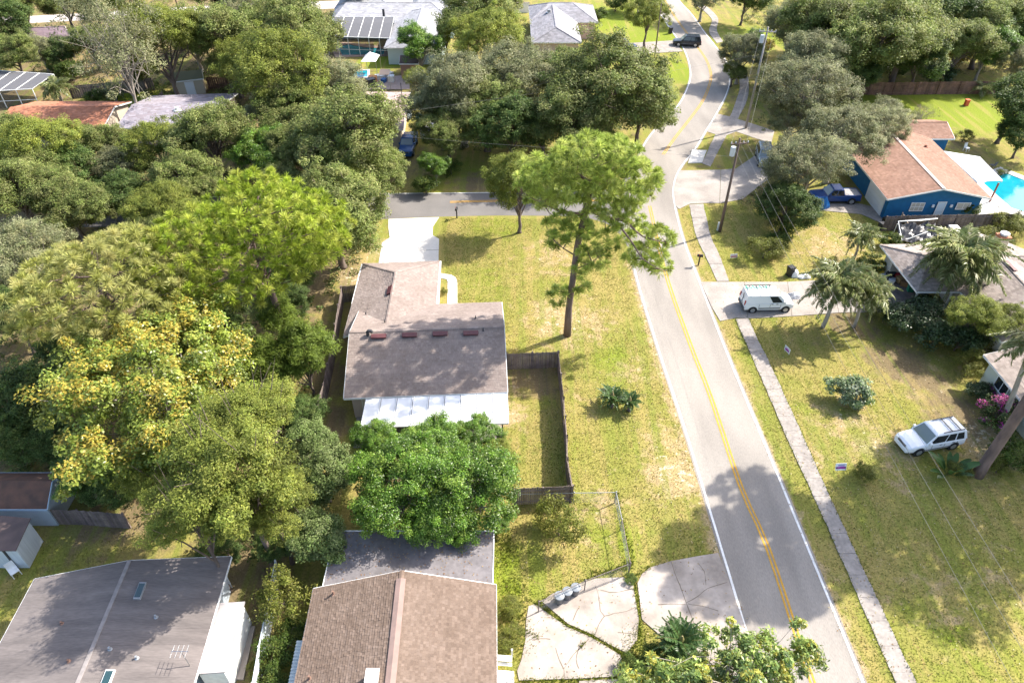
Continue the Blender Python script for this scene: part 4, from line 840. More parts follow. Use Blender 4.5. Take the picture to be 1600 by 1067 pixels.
# pickup trucks
def pickup(label, paint, loc, rz, cover):
    T = vehicle('pickup_truck', label, 'truck', paint, 1.9, [(-2.75, .88, .5, 1.05), (-2.7, .93, .42, 1.08), (-.6, .94, .4, 1.08), (.9, .94, .4, 1.1), (1.2, .93, .4, 1.1), (2.2, .92, .42, 1.04), (2.6, .88, .45, .98), (2.72, .8, .5, .9)], (1.08, 1.78, 1.15, .55, -.85, -.62, .9, .74), (-1.75, 1.78), .4, loc, rz, ((.06, .52), (.52, .08)), 'truck', lampz=.85, tailz=.85)
    b = MB(); b.box(-2.7, -.8, 1.09, -.9, .8, 1.13)
    b.build('bed_cover' if cover else 'bed_floor', cover or TRIM, T, local=True); b = MB()
    for y in (-.86, .86): b.beam((-2.72, y, 1.12), (-.9, y, 1.12), .12, .1)
    b.beam((-2.72, -.86, 1.12), (-2.72, .86, 1.12), .08, .1); b.build('bed_rail', paint, T, local=True); return T
pickup('blue pickup truck with a pale bed cover on the blue house driveway', BLUEP, (G(1279, 320)+G(1331, 321))/2+Vector((0, .95, 0)), R(180), mat('grey_cover', (.36, .34, .34), (.28, .27, .27), .9, 3))
pickup('blue pickup truck seen head on in the shade by the oaks', mat('mid_blue_paint', (.02, .07, .2), rough=.3), G(637, 240)+Vector((0, 1.2, 0)), R(-92), None)
TARP = mat('blue_tarpaulin', (.012, .14, .42), (.01, .11, .34), .5, 3)
rg = random.Random(5)
def heap(name, label, cat, loc, rx, ry, rz_, m, seed=0, n=14):
    rg = np.random.default_rng(seed); T = thing(name, label, cat, loc); bm = bmesh.new(); bmesh.ops.create_icosphere(bm, subdivisions=3, radius=1)
    k = rg.normal(size=(6, 3))*2.2; ph = rg.uniform(0, 6, 6)
    for v_ in bm.verts:
        c = np.array(v_.co); s_ = 1+.16*sum(math.sin(c@k[i]+ph[i]) for i in range(6))/1.6; v_.co = Vector((c[0]*rx*s_, c[1]*ry*s_, max(-.02, c[2])*rz_*s_))
    me = bpy.data.meshes.new(name); bm.to_mesh(me); bm.free(); me.materials.append(m); o = link('sheet', me, T, local=True); return T
heap('tarpaulin', 'crumpled blue tarpaulin heap in front of the blue pickup', 'tarpaulin', G(1279, 324), .9, .7, 1.2, TARP, 3)
heap('tarpaulin', 'small blue tarpaulin bundle behind the blue pickup cab', 'tarpaulin', G(1308, 308), .6, .5, 1.0, TARP, 4)

# ------------------------------------------------------------------ street furniture
POLEW = mat('pole_wood', (.17, .12, .10), (.10, .075, .065), .95, 2, stretch=(3, 3, .2)); POLEG = mat('grey_pole', (.36, .33, .31), (.24, .22, .21), .9, 2, stretch=(3, 3, .2))
def pole(label, base, h, m, arm=None, trans=None, r0=.17):
    T = thing('utility_pole', label, 'utility pole', base); b = MB(); b.tube([(0, 0, 0), (0, 0, h*.5), (0, 0, h)], [r0, r0*.82, r0*.6], 10); b.build('pole', m, T, local=True, smooth=True)
    if arm:
        b = MB(); d = Vector(arm); b.beam(d*-1+Vector((0, -.15, h-.5)), d+Vector((0, -.15, h-.5)), .1, .12); b.build('crossarm', m, T, local=True)
        for t in (-.95, -.45, .45, .95): b = MB(); p = d*t+Vector((0, -.15, h-.44)); b.lathe([(.03, 0), (.06, .06), (.03, .1), (.06, .15), (.02, .2)], 8, p); b.build('insulator', mat('porcelain', (.5, .5, .52), rough=.2), T, local=True)
    if trans:
        b = MB(); p = Vector((*trans, h-1.9)); b.lathe([(.02, 0), (.26, .02), (.27, .1), (.27, .85), (.24, .95), (.05, 1.0)], 14, p); b.build('transformer', mat('transformer_grey', (.5, .53, .56), rough=.4), T, local=True)
        b = MB(); b.beam((0, 0, h-1.4), (trans[0], trans[1], h-1.4), .08, .08); b.build('bracket', DARK, T, local=True)
    return T
B1, B2, B3 = G(1124.5, 362), G(1165, 201), G(557, 300)
pole('dark wooden utility pole by the sidewalk above the round croton bush', B1, 10.6, POLEW, (.9, .15, 0), (-.42, .1))
b = MB(); b.lathe([(.1, 0), (.1, .9), (.08, 1.0)], 8, G(1121, 360)); tag(b.build('marker_post', WHITE), 'short white marker beside the dark utility pole', 'marker')
pole('tall pale utility pole with transformer by the bend of the sidewalk', B2, 13.2, POLEG, (1, -.2, 0), (-.45, 0))
pole('utility pole with grey transformer among the oaks left of the side road', B3, 9.5, POLEG, (.2, 1, 0), (.45, -.1))
pole('thin wooden pole on the lawn near the dark car', G(1022, 96), 9.0, POLEW, None, None, .12)
pole('thin pale pole among the trees right of the grey house', G(732, 92), 7.5, POLEG, None, None, .1)
pole('dark leaning pole beside the back street at upper left', G(284, 34), 9, POLEW, None, None, .15)
def wire(label, p, q, sag=.5, r=.008, group=None):
    p, q = Vector(p), Vector(q); b = MB(); b.tube([p.lerp(q, t/14)-Vector((0, 0, sag*4*(t/14)*(1-t/14))) for t in range(15)], r, 5); tag(b.build('power_line', mat('aluminium_wire', (.2, .19, .18), rough=.5)), label, 'power line', group)
T1 = B1+Vector((0, 0, 9.9))
wire('power line from the dark pole running down over the right lawn, nearest the road', T1+Vector((-.7, -.2, .2)), G(1640, 1170, 9.3)); wire('middle power line over the right lawn', T1+Vector((.1, -.2, .2)), G(1700, 1190, 9.6)); wire('rightmost power line over the right lawn', T1+Vector((.75, -.2, .2)), G(1730, 1150, 9.7))
T2_ = B2+Vector((0, 0, 12.4))
wire('left upper power line between the two right hand poles', T2_+Vector((-.8, 0, 0)), T1+Vector((-.7, .1, .2)), .6); wire('right upper power line between the two right hand poles', T2_+Vector((.8, 0, 0)), T1+Vector((.75, .1, .2)), .6)
wire('power line running up from the tall pale pole to the top of the view', T2_+Vector((-.6, 0, 0)), G(1040, -60, 12), .5); wire('second power line running up from the tall pale pole', T2_+Vector((.6, 0, 0)), G(1085, -60, 12.5), .5)
wire('upper thin line crossing the yard above the side road', B3+Vector((0, 0, 8.9)), B2+Vector((-.3, -.3, 10)), .5, .008); wire('lower thin line crossing the yard above the side road', B3+Vector((0, .2, 7.4)), B1+Vector((-.3, .2, 8.6)), .4, .008)
def mailbox(label, p, rz, m=BLACK):
    T = thing('mailbox', label, 'mailbox', p, rz); b = MB(); b.box(-.06, -.06, 0, .06, .06, 1.05); b.build('post', m, T, local=True)
    b = MB(); pr = [(-.11, 1.05), (.11, 1.05), (.11, 1.18)]+[(.11*math.cos(t*math.pi/6), 1.18+.11*math.sin(t*math.pi/6)) for t in range(1, 6)]+[(-.11, 1.18)]
    n = len(pr); b.add([(-.28, y, z) for y, z in pr]+[(.28, y, z) for y, z in pr], [tuple(range(n)), tuple(range(2*n-1, n-1, -1))]+[(i, n+i, n+(i+1) % n, (i+1) % n) for i in range(n)]); b.build('box', m, T, local=True)
    b = MB(); b.box(.05, .112, 1.15, .1, .125, 1.4); b.build('flag', mat('red_flag', (.4, .03, .03)), T, local=True); return T
mailbox('black mailbox on a post between the road edge and the sidewalk', G(1091, 414.5), R(170)); mailbox('dark mailbox on a post at the end of the white driveway', G(714, 341), R(80))
def bin_(label, px, py, m, h=1.1, s_=.3, group=None):
    T = thing('wheelie_bin', label, 'bin', G(px, py), .3, group); b = MB(); b.hexa([(-s_*.8, -s_*.8, .05), (s_*.8, -s_*.8, .05), (s_*.8, s_*.8, .05), (-s_*.8, s_*.8, .05)], [(-s_, -s_, h*.92), (s_, -s_, h*.92), (s_, s_, h*.92), (-s_, s_, h*.92)]); b.build('body', m, T, local=True)
    b = MB(); b.hexa([(-s_-.03, -s_-.05, h*.92), (s_+.03, -s_-.05, h*.92), (s_+.03, s_+.03, h*.92), (-s_-.03, s_+.03, h*.92)], [(-s_, -s_, h), (s_, -s_, h), (s_, s_, h), (-s_, s_, h)]); b.build('lid', m, T, local=True)
    for sd_ in (-1, 1): b = MB(); b.tube([(sd_*s_*.7-.03, s_*.85, .1), (sd_*s_*.7+.03, s_*.85, .1)], .1, 10); b.build('wheel', TYRE, T, local=True)
bin_('black wheeled bin beside white bags on the lawn above the van', 1233, 431, BLACK); bin_('dark bin at the kerb where the dark car turns', 1047, 53, BLACK); bin_('black bin at the corner of the fence near the blue garage', 1381, 353, BLACK, 1.0); bin_('second black bin left of the fence corner, lying lower', 1376, 358, DARK, .8)
WBAG = mat('white_plastic_bag', (.72, .72, .72), rough=.4)
heap('rubbish_bag', 'white rubbish bag touching the black bin on the lawn', 'bag', G(1241, 431), .45, .4, .5, WBAG, 11); heap('rubbish_bag', 'low white rubbish bag furthest from the black bin on the lawn', 'bag', G(1255, 434), .5, .35, .4, WBAG, 12)
heap('rubbish_bag', 'pile of grey and white bags in front of the van nose', 'bag', G(1241, 464), .7, .4, .45, mat('grey_bag', (.5, .5, .52), (.25, .25, .27), .5, 4), 13)
# three round metal bins
GC = mat('galvanised_bin', (.15, .165, .19), (.12, .13, .15), .5, 3, metal=.2); GL_ = mat('bin_lid', (.25, .27, .29), (.2, .22, .24), .45, 4)
for lb, px, py in (('round grey trash can with pale lid, leftmost of three on the near driveway', 873, 941), ('round grey trash can with pale lid, between two others on the near driveway', 885.5, 934), ('round grey trash can with pale lid, rightmost of three on the near driveway', 898.5, 928)):
    T = thing('trash_can', lb, 'trash can', G(px, py), 0, 'trash cans on the near driveway'); b = MB(); b.lathe([(.2, .02), (.21, .05), (.27, .72), (.29, .74), (.29, .78)], 20); b.build('body', GC, T, local=True, smooth=True)
    b = MB(); b.lathe([(.31, .77), (.32, .80), (.3, .83), (.24, .85), (.22, .83), (.1, .86), (.02, .87)], 20); b.build('lid', GL_, T, local=True)
    b = MB()
    for sd_ in (-1, 1): b.tube([(sd_*.28, -.08, .6), (sd_*.34, -.06, .66), (sd_*.34, .06, .66), (sd_*.28, .08, .6)], .018, 6)
    b.build('handle', GL_, T, local=True)
# yard signs
PUR = mat('purple_print', (.33, .05, .30)); BLU = mat('blue_grey_print', (.25, .26, .42)); DRK = mat('dark_print', (.06, .01, .05)); REDP2 = mat('red_print', (.5, .12, .1))
def sign(label, p, rz, w_, h_, prints, z0=.35, tilt=0):
    T = thing('yard_sign', label, 'sign', p, rz); b = MB(); b.box(-w_/2, -.012, z0, w_/2, .012, z0+h_); o = b.build('board', WHITE, T, local=True)
    for x0, y0, x1, y1, m in prints:
        b = MB(); b.box(x0*w_-w_/2, -.016, z0+y0*h_, x1*w_-w_/2, -.0125, z0+y1*h_); b.build('print', m, o, local=True)
    b = MB()
    for x in (-w_*.35, w_*.35): b.tube([(x, .02, 0), (x, .02, z0+h_*.7)], .012, 5)
    b.build('stake', GALV, T, local=True); o.rotation_euler = (tilt, 0, 0)
sign('white yard sign with purple band near the sidewalk, lower of two', G(1313, 738.5), R(3), .8, .55, [(.08, .22, .92, .52, PUR), (.22, .52, .82, .66, mat('lilac_print', (.5, .32, .6))), (.24, .7, .82, .84, BLU), (.05, .25, .17, .45, DRK), (.83, .32, .95, .52, DRK)], .2, R(-25))
sign('white and purple yard sign edge on beside the palms', G(1228, 553), R(-70), .7, .5, [(.15, .2, .85, .6, PUR), (.3, .62, .7, .8, mat('lilac_print', (.5, .32, .6)))], .25)
sign('small red and white yard sign in the oak shade by the croton bush', G(1146.5, 405), R(10), .75, .4, [(.05, .15, .95, .45, REDP2), (.1, .55, .9, .8, mat('pale_pink_print', (.6, .45, .42)))], .15, R(-20))
# collapsed black tent, planter, gate, chairs, odds and ends by the carport
T = thing('canopy_tent', 'collapsed black canopy tent with white poles behind the taupe roof', 'canopy', G(1438, 372)); FR = mat('black_sheet', (.025, .025, .03), (.05, .05, .055), .35, 3); rgn = np.random.default_rng(4)
c4 = [G(1408, 378, 1.0), G(1465, 378, .6), G(1462, 348, 1.3), G(1402, 350, 1.9)]; nU, nV = 14, 9; b = MB(); vs_ = []
for i in range(nU):
    for j in range(nV):
        p = c4[0].lerp(c4[1], i/(nU-1)).lerp(c4[3].lerp(c4[2], i/(nU-1)), j/(nV-1)); p.z += .35*math.sin(i*1.3+j)*.5+rgn.uniform(-.12, .12); vs_.append(p)
b.add(vs_, [(i*nV+j, (i+1)*nV+j, (i+1)*nV+j+1, i*nV+j+1) for i in range(nU-1) for j in range(nV-1)]); b.build('sheet', FR, T)
for p, q in ((c4[3]+Vector((0, 0, .3)), c4[2]+Vector((0, 0, .5))), (c4[0]+Vector((0, 0, .2)), c4[3]+Vector((0, 0, .3))), (c4[3]+Vector((0, 0, .3)), G(1437, 345, 2.4)), (G(1437, 345, 2.4), c4[2]+Vector((0, 0, .5))), (c4[0]+Vector((.5, 0, .3)), G(1450, 362, 1.9)), (c4[0], v2(c4[0].x, c4[0].y)), (c4[3], v2(c4[3].x, c4[3].y))): b = MB(); b.tube([p, q], .045, 6); b.build('pole', WHITE, T)
b = MB(); q = [G(1402, 352), G(1420, 375)]; p0, p1 = q; b.hexa([p0, p1, p1+Vector((.05, 0, 0)), p0+Vector((.05, 0, 0))], [p0+Vector((0, 0, 1.6)), p1+Vector((0, 0, 1.0)), p1+Vector((.05, 0, 1.0)), p0+Vector((.05, 0, 1.6))]); b.build('side_flap', mat('tan_canvas', (.45, .34, .25)), T)
boxthing('planter', 'grey square planter by the door of the blue house', 'planter', 1481, 334, 1.3, .8, .6, CONC)
boxthing('air_conditioner', 'pale air conditioner unit behind the collapsed tent', 'appliance', 1487, 366, .9, .9, .8, mat('pale_plastic', (.6, .58, .55)))
T = thing('side_gate', 'white slatted side gate leaning beside the blue house wall', 'gate', G(1397, 333)); a, b_ = G(1391, 336), G(1412, 337)
for i in range(7): b = MB(); p = a.lerp(b_, (i+.5)/7); b.box(p.x-.12, p.y-.02, .1, p.x+.12, p.y+.02, 1.75-.1*i); b.build('board', WHITE, T)
b = MB(); b.beam(a+Vector((0, .03, 1.2)), b_+Vector((0, .03, .8)), .04, .08); b.build('brace', WHITE, T)
for i, (lb, px, py, s_, c) in enumerate((('yellow crate at the carport edge', 1374, 431, (.6, .5, .4), (.55, .38, .04)), ('grey tote on the carport floor beside the yellow crate', 1380, 437, (.7, .5, .5), (.35, .36, .4)), ('black tool box among the clutter in the carport', 1388, 436, (.8, .6, .7), (.03, .03, .035)), ('white bag like box in the carport clutter', 1392, 441, (.6, .5, .35), (.6, .6, .6)), ('red box in the shade of the carport roof', 1399, 435, (.5, .5, .6), (.4, .04, .05)), ('tan carton beside the red box in the carport', 1404, 441, (.6, .5, .5), (.4, .26, .12)), ('blue grey box deepest in the carport', 1410, 437, (.7, .6, .8), (.12, .16, .25)), ('brown carton nearest the carport hedge', 1412, 447, (.7, .5, .5), (.25, .14, .07)), ('green container under the carport eave', 1421, 455, (.5, .5, .6), (.03, .2, .12)))):
    boxthing('storage_box', lb, 'box', px, py, *s_, mat('box_colour_%s' % 'abcdefghi'[i], c), .37*i)
T = thing('plank_board', 'tall tan board leaning against the carport', 'board', G(1389, 425)); b = MB(); q = [G(1384, 428), G(1394, 429)]; up = Vector((.25, .5, 2.1)); b.hexa([q[0], q[1], q[1]+Vector((0, .05, 0)), q[0]+Vector((0, .05, 0))], [x+up for x in (q[0], q[1], q[1]+Vector((0, .05, 0)), q[0]+Vector((0, .05, 0)))]); b.build('panel', mat('tan_board', (.42, .33, .2)), T)
def chair(label, p, rz, m):
    T = thing('garden_chair', label, 'chair', p, rz); b = MB(); b.box(-.26, -.26, .4, .26, .26, .45); b.build('seat', m, T, local=True); b = MB(); b.hexa([(-.26, .24, .45), (.26, .24, .45), (.26, .28, .45), (-.26, .28, .45)], [(-.24, .34, .95), (.24, .34, .95), (.24, .38, .95), (-.24, .38, .95)]); b.build('backrest', m, T, local=True)
    for x in (-.23, .23):
        for y in (-.23, .23): b = MB(); b.beam((x, y, 0), (x*.95, y*.95, .4), .05, .05); b.build('leg', m, T, local=True)
chair('white plastic chair on the grass behind the blue house', G(1509, 236), R(20), WHITE); chair('white plastic chair beside the grey metal shed', G(26, 897), R(50), WHITE)
chair('dark garden chair by the far corner of the pool', G(1549, 263), R(200), TRIM)
kb = mat('kayak_blue', (.05, .25, .5)); 
for lb, a, b_, m in (('pale blue kayak lying beside the pinkish roof', (638, 172), (640, 186), mat('kayak_pale', (.45, .55, .62))), ('bright blue barrel like float beside the kayak', (652, 180), (656, 183), kb)):
    p, q = G(*a, .4), G(*b_, .4); bm_ = MB(); bm_.tube([p.lerp(q, t/6) for t in range(7)], [.05, .3, .4, .42, .4, .3, .05], 10); T = thing('kayak', lb, 'kayak', v2(p.x, p.y)); bm_.build('hull', m, T, smooth=True); e = MB(); c_ = p.lerp(q, .5); e.lathe([(.22, .36), (.25, .4), (.2, .44)], 10, c_); e.build('cockpit_rim', BLACK, T)
T = thing('trampoline', 'teal garden trampoline glimpsed through the oak', 'trampoline', G(733, 178)); b = MB(); b.lathe([(1.7, .75), (1.75, .8), (1.7, .85)], 20); b.build('rim', mat('teal_pad', (.01, .25, .27)), T, local=True); b = MB(); b.lathe([(1.68, .78), (.02, .76)], 20); b.build('mat', BLACK, T, local=True)
for k in range(6): b = MB(); t = k*math.pi/3; b.tube([(1.7*math.cos(t), 1.7*math.sin(t), 0), (1.7*math.cos(t), 1.7*math.sin(t), 2.4)], .03, 6); b.build('leg', GALV, T, local=True)
boxthing('boat_trailer', 'white boxy trailer under the big oak left of the pine', 'trailer', 672, 206, 2.2, 4, 1.4, WHITE, 0)
boxthing('storage_box', 'orange cone coloured toy box on the sunny back lawn', 'box', 1509, 165, .5, .5, .8, mat('orange_plastic', (.6, .12, .05)))
b = MB(); b.lathe([(.16, 0), (.22, .25), (.24, .3), (.2, .3), (.02, .28)], 12, G(450, 900, .0)); T = thing('flower_pot', 'orange clay pot behind the weeping shrub between the near houses', 'pot', G(450, 900)); b.build('pot', mat('clay', (.5, .14, .05)), T); b = MB(); b.lathe([(.02, .27), (.15, .3), (.1, .5), (.02, .6)], 8, G(450, 900)); b.build('plant', mat('dull_leaf', (.08, .12, .03)), T)
# ------------------------------------------------------------------ vegetation
def npmesh(name, verts, faces, cols, m, per=4):
    """verts (n,3), faces (f,per), cols (f,3)"""
    me = bpy.data.meshes.new(name); nf = len(faces)
    me.vertices.add(len(verts)); me.vertices.foreach_set('co', verts.astype(np.float32).ravel())
    me.loops.add(nf*per); me.loops.foreach_set('vertex_index', faces.astype(np.int32).ravel())
    me.polygons.add(nf); me.polygons.foreach_set('loop_start', np.arange(0, nf*per, per, dtype=np.int32))
    at = me.color_attributes.new('Col', 'FLOAT_COLOR', 'CORNER'); c4 = np.ones((nf, 4), np.float32); c4[:, :3] = cols; at.data.foreach_set('color', np.repeat(c4, per, axis=0).ravel())
    me.materials.append(m); me.update(calc_edges=True); me.validate(); return me
def unit(a): return a/np.maximum(np.linalg.norm(a, axis=-1, keepdims=True), 1e-6)
def crown_points(rng, n, r3, lump=.28, bottom=-.5, shell=.5, flat=1.0):
    d = unit(rng.normal(size=(n*4, 3))); d = d[d[:, 2] > bottom][:n]; k = unit(rng.normal(size=(7, 3)))*rng.uniform(2, 5, (7, 1)); ph = rng.uniform(0, 6.3, 7)
    rad = 1+lump*np.sin(d@k.T+ph).mean(1)*1.9
    rr = rad*(shell+(1-shell)*rng.uniform(0, 1, len(d))**.6)
    return d*rr[:, None]*np.array(r3), d
def lobe_points(rng, n, r3, bottom=-.5, nl=9, lr=(.34, .56)):
    """points on the outside of a cluster of billows"""
    d = unit(rng.normal(size=(nl*6, 3))); d = d[d[:, 2] > max(bottom, -.35)][:nl]; r3 = np.array(r3)
    c = np.vstack([d*rng.uniform(.5, .72, (len(d), 1)), [[0, 0, .35]]]); rad = np.r_[rng.uniform(lr[0], lr[1], len(d)), .5]
    k = rng.choice(len(c), n*5, p=rad**2/(rad**2).sum()); o = unit(rng.normal(size=(n*5, 3))+.35*unit(c[k]+1e-3)+np.array([0, 0, .25])); p = c[k]+o*rad[k][:, None]*rng.uniform(.72, 1.0, (n*5, 1))
    dist = np.linalg.norm(p[:, None, :]-c[None], axis=2)/rad[None]; dist[np.arange(len(p)), k] = 9
    ok = ((dist.min(1) > .82) | (rng.uniform(size=len(p)) < .12)) & (p[:, 2] > bottom); p, o = p[ok][:n], o[ok][:n]; j = rng.uniform(size=len(p)) < .3; p[j] *= rng.uniform(1.0, 1.26, (j.sum(), 1)); p += rng.normal(size=p.shape)*.035; return p*r3, o
def leaf_mesh(name, r3, hc, nclump, cr, per, ls, lw, pal, seed, m=LEAF, up=.95, lump=.28, bottom=-.5, shell=.5, droop=0.0, cvar=.19, clumpcols=None, centers=None, flat=.7, lobes=9, lr=(.34, .56)):
    rng = np.random.default_rng(seed)
    if centers is not None: cen = np.array(centers); d = unit(cen-cen.mean(0))
    elif lobes: cen, d = lobe_points(rng, nclump, r3, bottom, lobes, lr)
    else: cen, d = crown_points(rng, nclump, r3, lump, bottom, shell)
    nclump = len(cen); crs = cr*rng.uniform(.6, 1.35, nclump); pal = np.array(pal)
    n = nclump*per; ci = np.repeat(np.arange(nclump), per)
    o = unit(rng.normal(size=(n, 3)))*(rng.uniform(0, 1, (n, 1))**.45); o[:, 2] *= flat
    pos = cen[ci]+o*crs[ci][:, None]; pos[:, 2] -= droop*np.linalg.norm(o[:, :2], axis=1)*crs[ci]
    nrm = unit(.55*o+np.array([0, 0, up])+.3*d[ci]+rng.normal(size=(n, 3))*.55)
    t = unit(np.cross(nrm, rng.normal(size=(n, 3)))); b = np.cross(nrm, t)
    L = ls*rng.uniform(.6, 1.3, (n, 1))/2; W_ = lw*rng.uniform(.7, 1.2, (n, 1))/2; fold = nrm*W_*.35
    vv = np.stack([pos-t*L, pos+b*W_+fold, pos+t*L, pos-b*W_+fold], 1).reshape(-1, 3); vv[:, 2] += hc
    pc = rng.integers(0, len(pal), nclump); pick = np.where(rng.uniform(size=n) < .65, pc[ci], rng.integers(0, len(pal), n))
    cc = pal[pick]*rng.normal(1, cvar, (n, 1)).clip(.5, 1.6)*rng.normal(1, .2, (nclump, 1))[ci].clip(.55, 1.5)
    if clumpcols is not None:
        frac, c2, zmin = clumpcols; sel = (rng.uniform(size=nclump) < frac) & (d[:, 2] > zmin); s2 = sel[ci] & (rng.uniform(size=n) < .75); c2 = np.array(c2); cc[s2] = c2[rng.integers(0, len(c2), s2.sum())]*rng.normal(1, .15, (s2.sum(), 1))
    return npmesh(name, vv, np.arange(n*4).reshape(-1, 4), cc.clip(.004, .9), m), cen+np.array([0, 0, hc])
def wood_mesh(name, cen, hc, r0, m, seed=0, nl=14, lean=(0, 0), fork=.5, twigs=0, base_z=0.0):
    rng = random.Random(seed); b = MB(); top = Vector((lean[0], lean[1], hc)); fk = top*fork
    wob = lambda s_: Vector((rng.uniform(-s_, s_), rng.uniform(-s_, s_), 0))
    b.tube([(0, 0, base_z), (0, 0, .25), fk*.5+wob(.15), fk, fk.lerp(top, .5)+wob(.3), top], [r0*1.35, r0, r0*.85, r0*.72, r0*.42, r0*.12], 8)
    ids = list(range(len(cen))); rng.shuffle(ids)
    for k, i in enumerate(ids[:nl+twigs]):
        e = Vector(cen[i]); s_ = fk.lerp(top, rng.uniform(0, .6)) if k < nl else Vector(cen[ids[k % nl]])*.6+fk*.4; mid = s_.lerp(e, .5)+Vector((rng.uniform(-.4, .4), rng.uniform(-.4, .4), rng.uniform(.1, .6))); q = .38 if k < nl else .14
        b.tube([s_, mid, e], [r0*q, r0*q*.6, r0*.05], 5, cap=False)
    return b.mesh(name, m, True)
PROTO = {}
def proto(key, R_, hc, leafargs, woodargs, variants=2):
    out = []
    for k in range(variants):
        la = dict(leafargs); seed = la.pop('seed')+k*17; me, cen = leaf_mesh('crown_'+key, hc=hc, seed=seed, **la); wo = wood_mesh('trunk_'+key, cen, hc, seed=seed, **woodargs); out.append((me, wo))
    co = np.empty(len(out[0][0].vertices)*3, np.float32); out[0][0].vertices.foreach_get('co', co); co = co.reshape(-1, 3)
    PROTO[key] = (float(np.percentile(np.hypot(co[:, 0], co[:, 1]), 96.5)), hc, out)
OAK = [(.18, .225, .058), (.215, .255, .072), (.145, .19, .046), (.26, .28, .095), (.195, .20, .07)]
OAKG = [(.25, .262, .14), (.21, .228, .11), (.31, .31, .17), (.175, .20, .085), (.27, .262, .135)]
DARKG = [(.085, .135, .034), (.105, .16, .042), (.07, .115, .028), (.14, .18, .05)]
BRIGHT = [(.105, .205, .022), (.14, .25, .03), (.065, .13, .016), (.20, .29, .045)]
OLIVEY = [(.245, .275, .05), (.205, .245, .044), (.29, .31, .065), (.165, .205, .038)]
proto('oak', 5, 5.6, dict(lobes=15, lr=(.2,.46), r3=(4.8, 4.8, 3.4), nclump=400, cr=.66, per=125, ls=.2, lw=.11, pal=OAK, seed=11), dict(r0=.36, m=BARK, nl=16, fork=.35, twigs=24), 3)
proto('grey_oak', 5, 5.6, dict(lobes=16, lr=(.18,.42), r3=(4.8, 4.8, 3.4), nclump=380, cr=.62, per=115, ls=.185, lw=.085, pal=OAKG, seed=31, lump=.34, shell=.45), dict(r0=.34, m=PALEBARK, nl=18, fork=.3, twigs=50), 3)
proto('dark_tree', 5, 5.6, dict(r3=(4.6, 4.6, 3.6), nclump=330, cr=.7, per=80, ls=.26, lw=.15, pal=DARKG, seed=51), dict(r0=.3, m=BARK, nl=12, fork=.35), 2)
proto('bright_tree', 5, 5.8, dict(lobes=15, lr=(.22, .4), r3=(4.8, 4.8, 3.8), nclump=260, cr=.72, per=170, ls=.19, lw=.115, pal=BRIGHT, seed=71, m=LEAFG, lump=.36), dict(r0=.28, m=PALEBARK, nl=16, fork=.3, twigs=20), 2)
proto('olive_tree', 5, 6.0, dict(lobes=15, lr=(.2,.42), r3=(4.7, 4.7, 4.0), nclump=400, cr=.64, per=125, ls=.185, lw=.095, pal=OLIVEY, seed=91), dict(r0=.28, m=BARK, nl=14, fork=.3, twigs=16), 2)
proto('sage_tree', 3, 3.4, dict(r3=(2.7, 2.7, 2.4), nclump=150, cr=.6, per=130, ls=.2, lw=.12, pal=[(.20, .265, .085), (.165, .23, .07), (.25, .30, .12), (.14, .20, .055)], seed=111), dict(r0=.16, m=PALEBARK, nl=12, fork=.25, twigs=8), 2)
proto('wispy_tree', 4, 7.5, dict(lobes=0, r3=(3.6, 3.2, 4.4), nclump=170, cr=.7, per=70, ls=.2, lw=.08, pal=OAKG, seed=131, shell=.3, bottom=-.7, lump=.4), dict(r0=.17, m=PALEBARK, nl=26, fork=.35, twigs=60), 2)
proto('cedar', 3, 4.2, dict(lobes=14, lr=(.2,.36), r3=(2.5, 2.5, 3.6), nclump=240, cr=.5, per=80, ls=.34, lw=.05, pal=[(.15, .21, .03), (.18, .235, .036), (.12, .175, .025)], seed=151, bottom=-.8, lump=.38, droop=.3), dict(r0=.14, m=BARK, nl=20, fork=.3, twigs=20), 2)
proto('shrub', 1.5, 1.0, dict(r3=(1.35, 1.35, 1.0), nclump=60, cr=.4, per=90, ls=.15, lw=.08, pal=[(.075, .12, .02), (.095, .14, .026), (.06, .10, .016), (.12, .15, .03)], seed=171, bottom=-.75), dict(r0=.05, m=BARK, nl=10, fork=.2), 2)
proto('olive_shrub', 1.5, 1.0, dict(r3=(1.35, 1.35, .95), nclump=60, cr=.4, per=80, ls=.15, lw=.06, pal=[(.15, .165, .03), (.18, .18, .04), (.12, .14, .024)], seed=191, bottom=-.75), dict(r0=.05, m=BARK, nl=10, fork=.2), 2)
proto('dark_shrub', 1.5, 1.0, dict(r3=(1.35, 1.35, 1.0), nclump=60, cr=.42, per=85, ls=.17, lw=.1, pal=[(.06, .10, .035), (.075, .12, .045), (.05, .085, .028), (.12, .15, .07)], seed=211, bottom=-.75, m=LEAFG), dict(r0=.05, m=BARK, nl=10, fork=.2), 2)
proto('blue_shrub', 1.5, .8, dict(r3=(1.35, 1.35, .8), nclump=70, cr=.34, per=60, ls=.2, lw=.1, pal=[(.22, .28, .15), (.17, .235, .105), (.30, .34, .23), (.12, .19, .06)], seed=231, bottom=-.6, m=LEAFG), dict(r0=.05, m=BARK, nl=10, fork=.2), 1)
proto('twig_tree', 3, 3.2, dict(lobes=0, r3=(2.4, 2.4, 2.2), nclump=120, cr=.5, per=32, ls=.14, lw=.05, pal=[(.13, .12, .07), (.16, .14, .09), (.11, .11, .05)], seed=251, bottom=-.7), dict(r0=.09, m=PALEBARK, nl=40, fork=.1, twigs=60), 1)
proto('yellow_shrub', 1.5, 1.1, dict(r3=(1.3, 1.3, 1.1), nclump=50, cr=.4, per=70, ls=.17, lw=.09, pal=[(.35, .24, .02), (.28, .22, .03), (.14, .16, .03), (.42, .26, .02)], seed=271, bottom=-.7), dict(r0=.06, m=BARK, nl=10, fork=.2), 1)
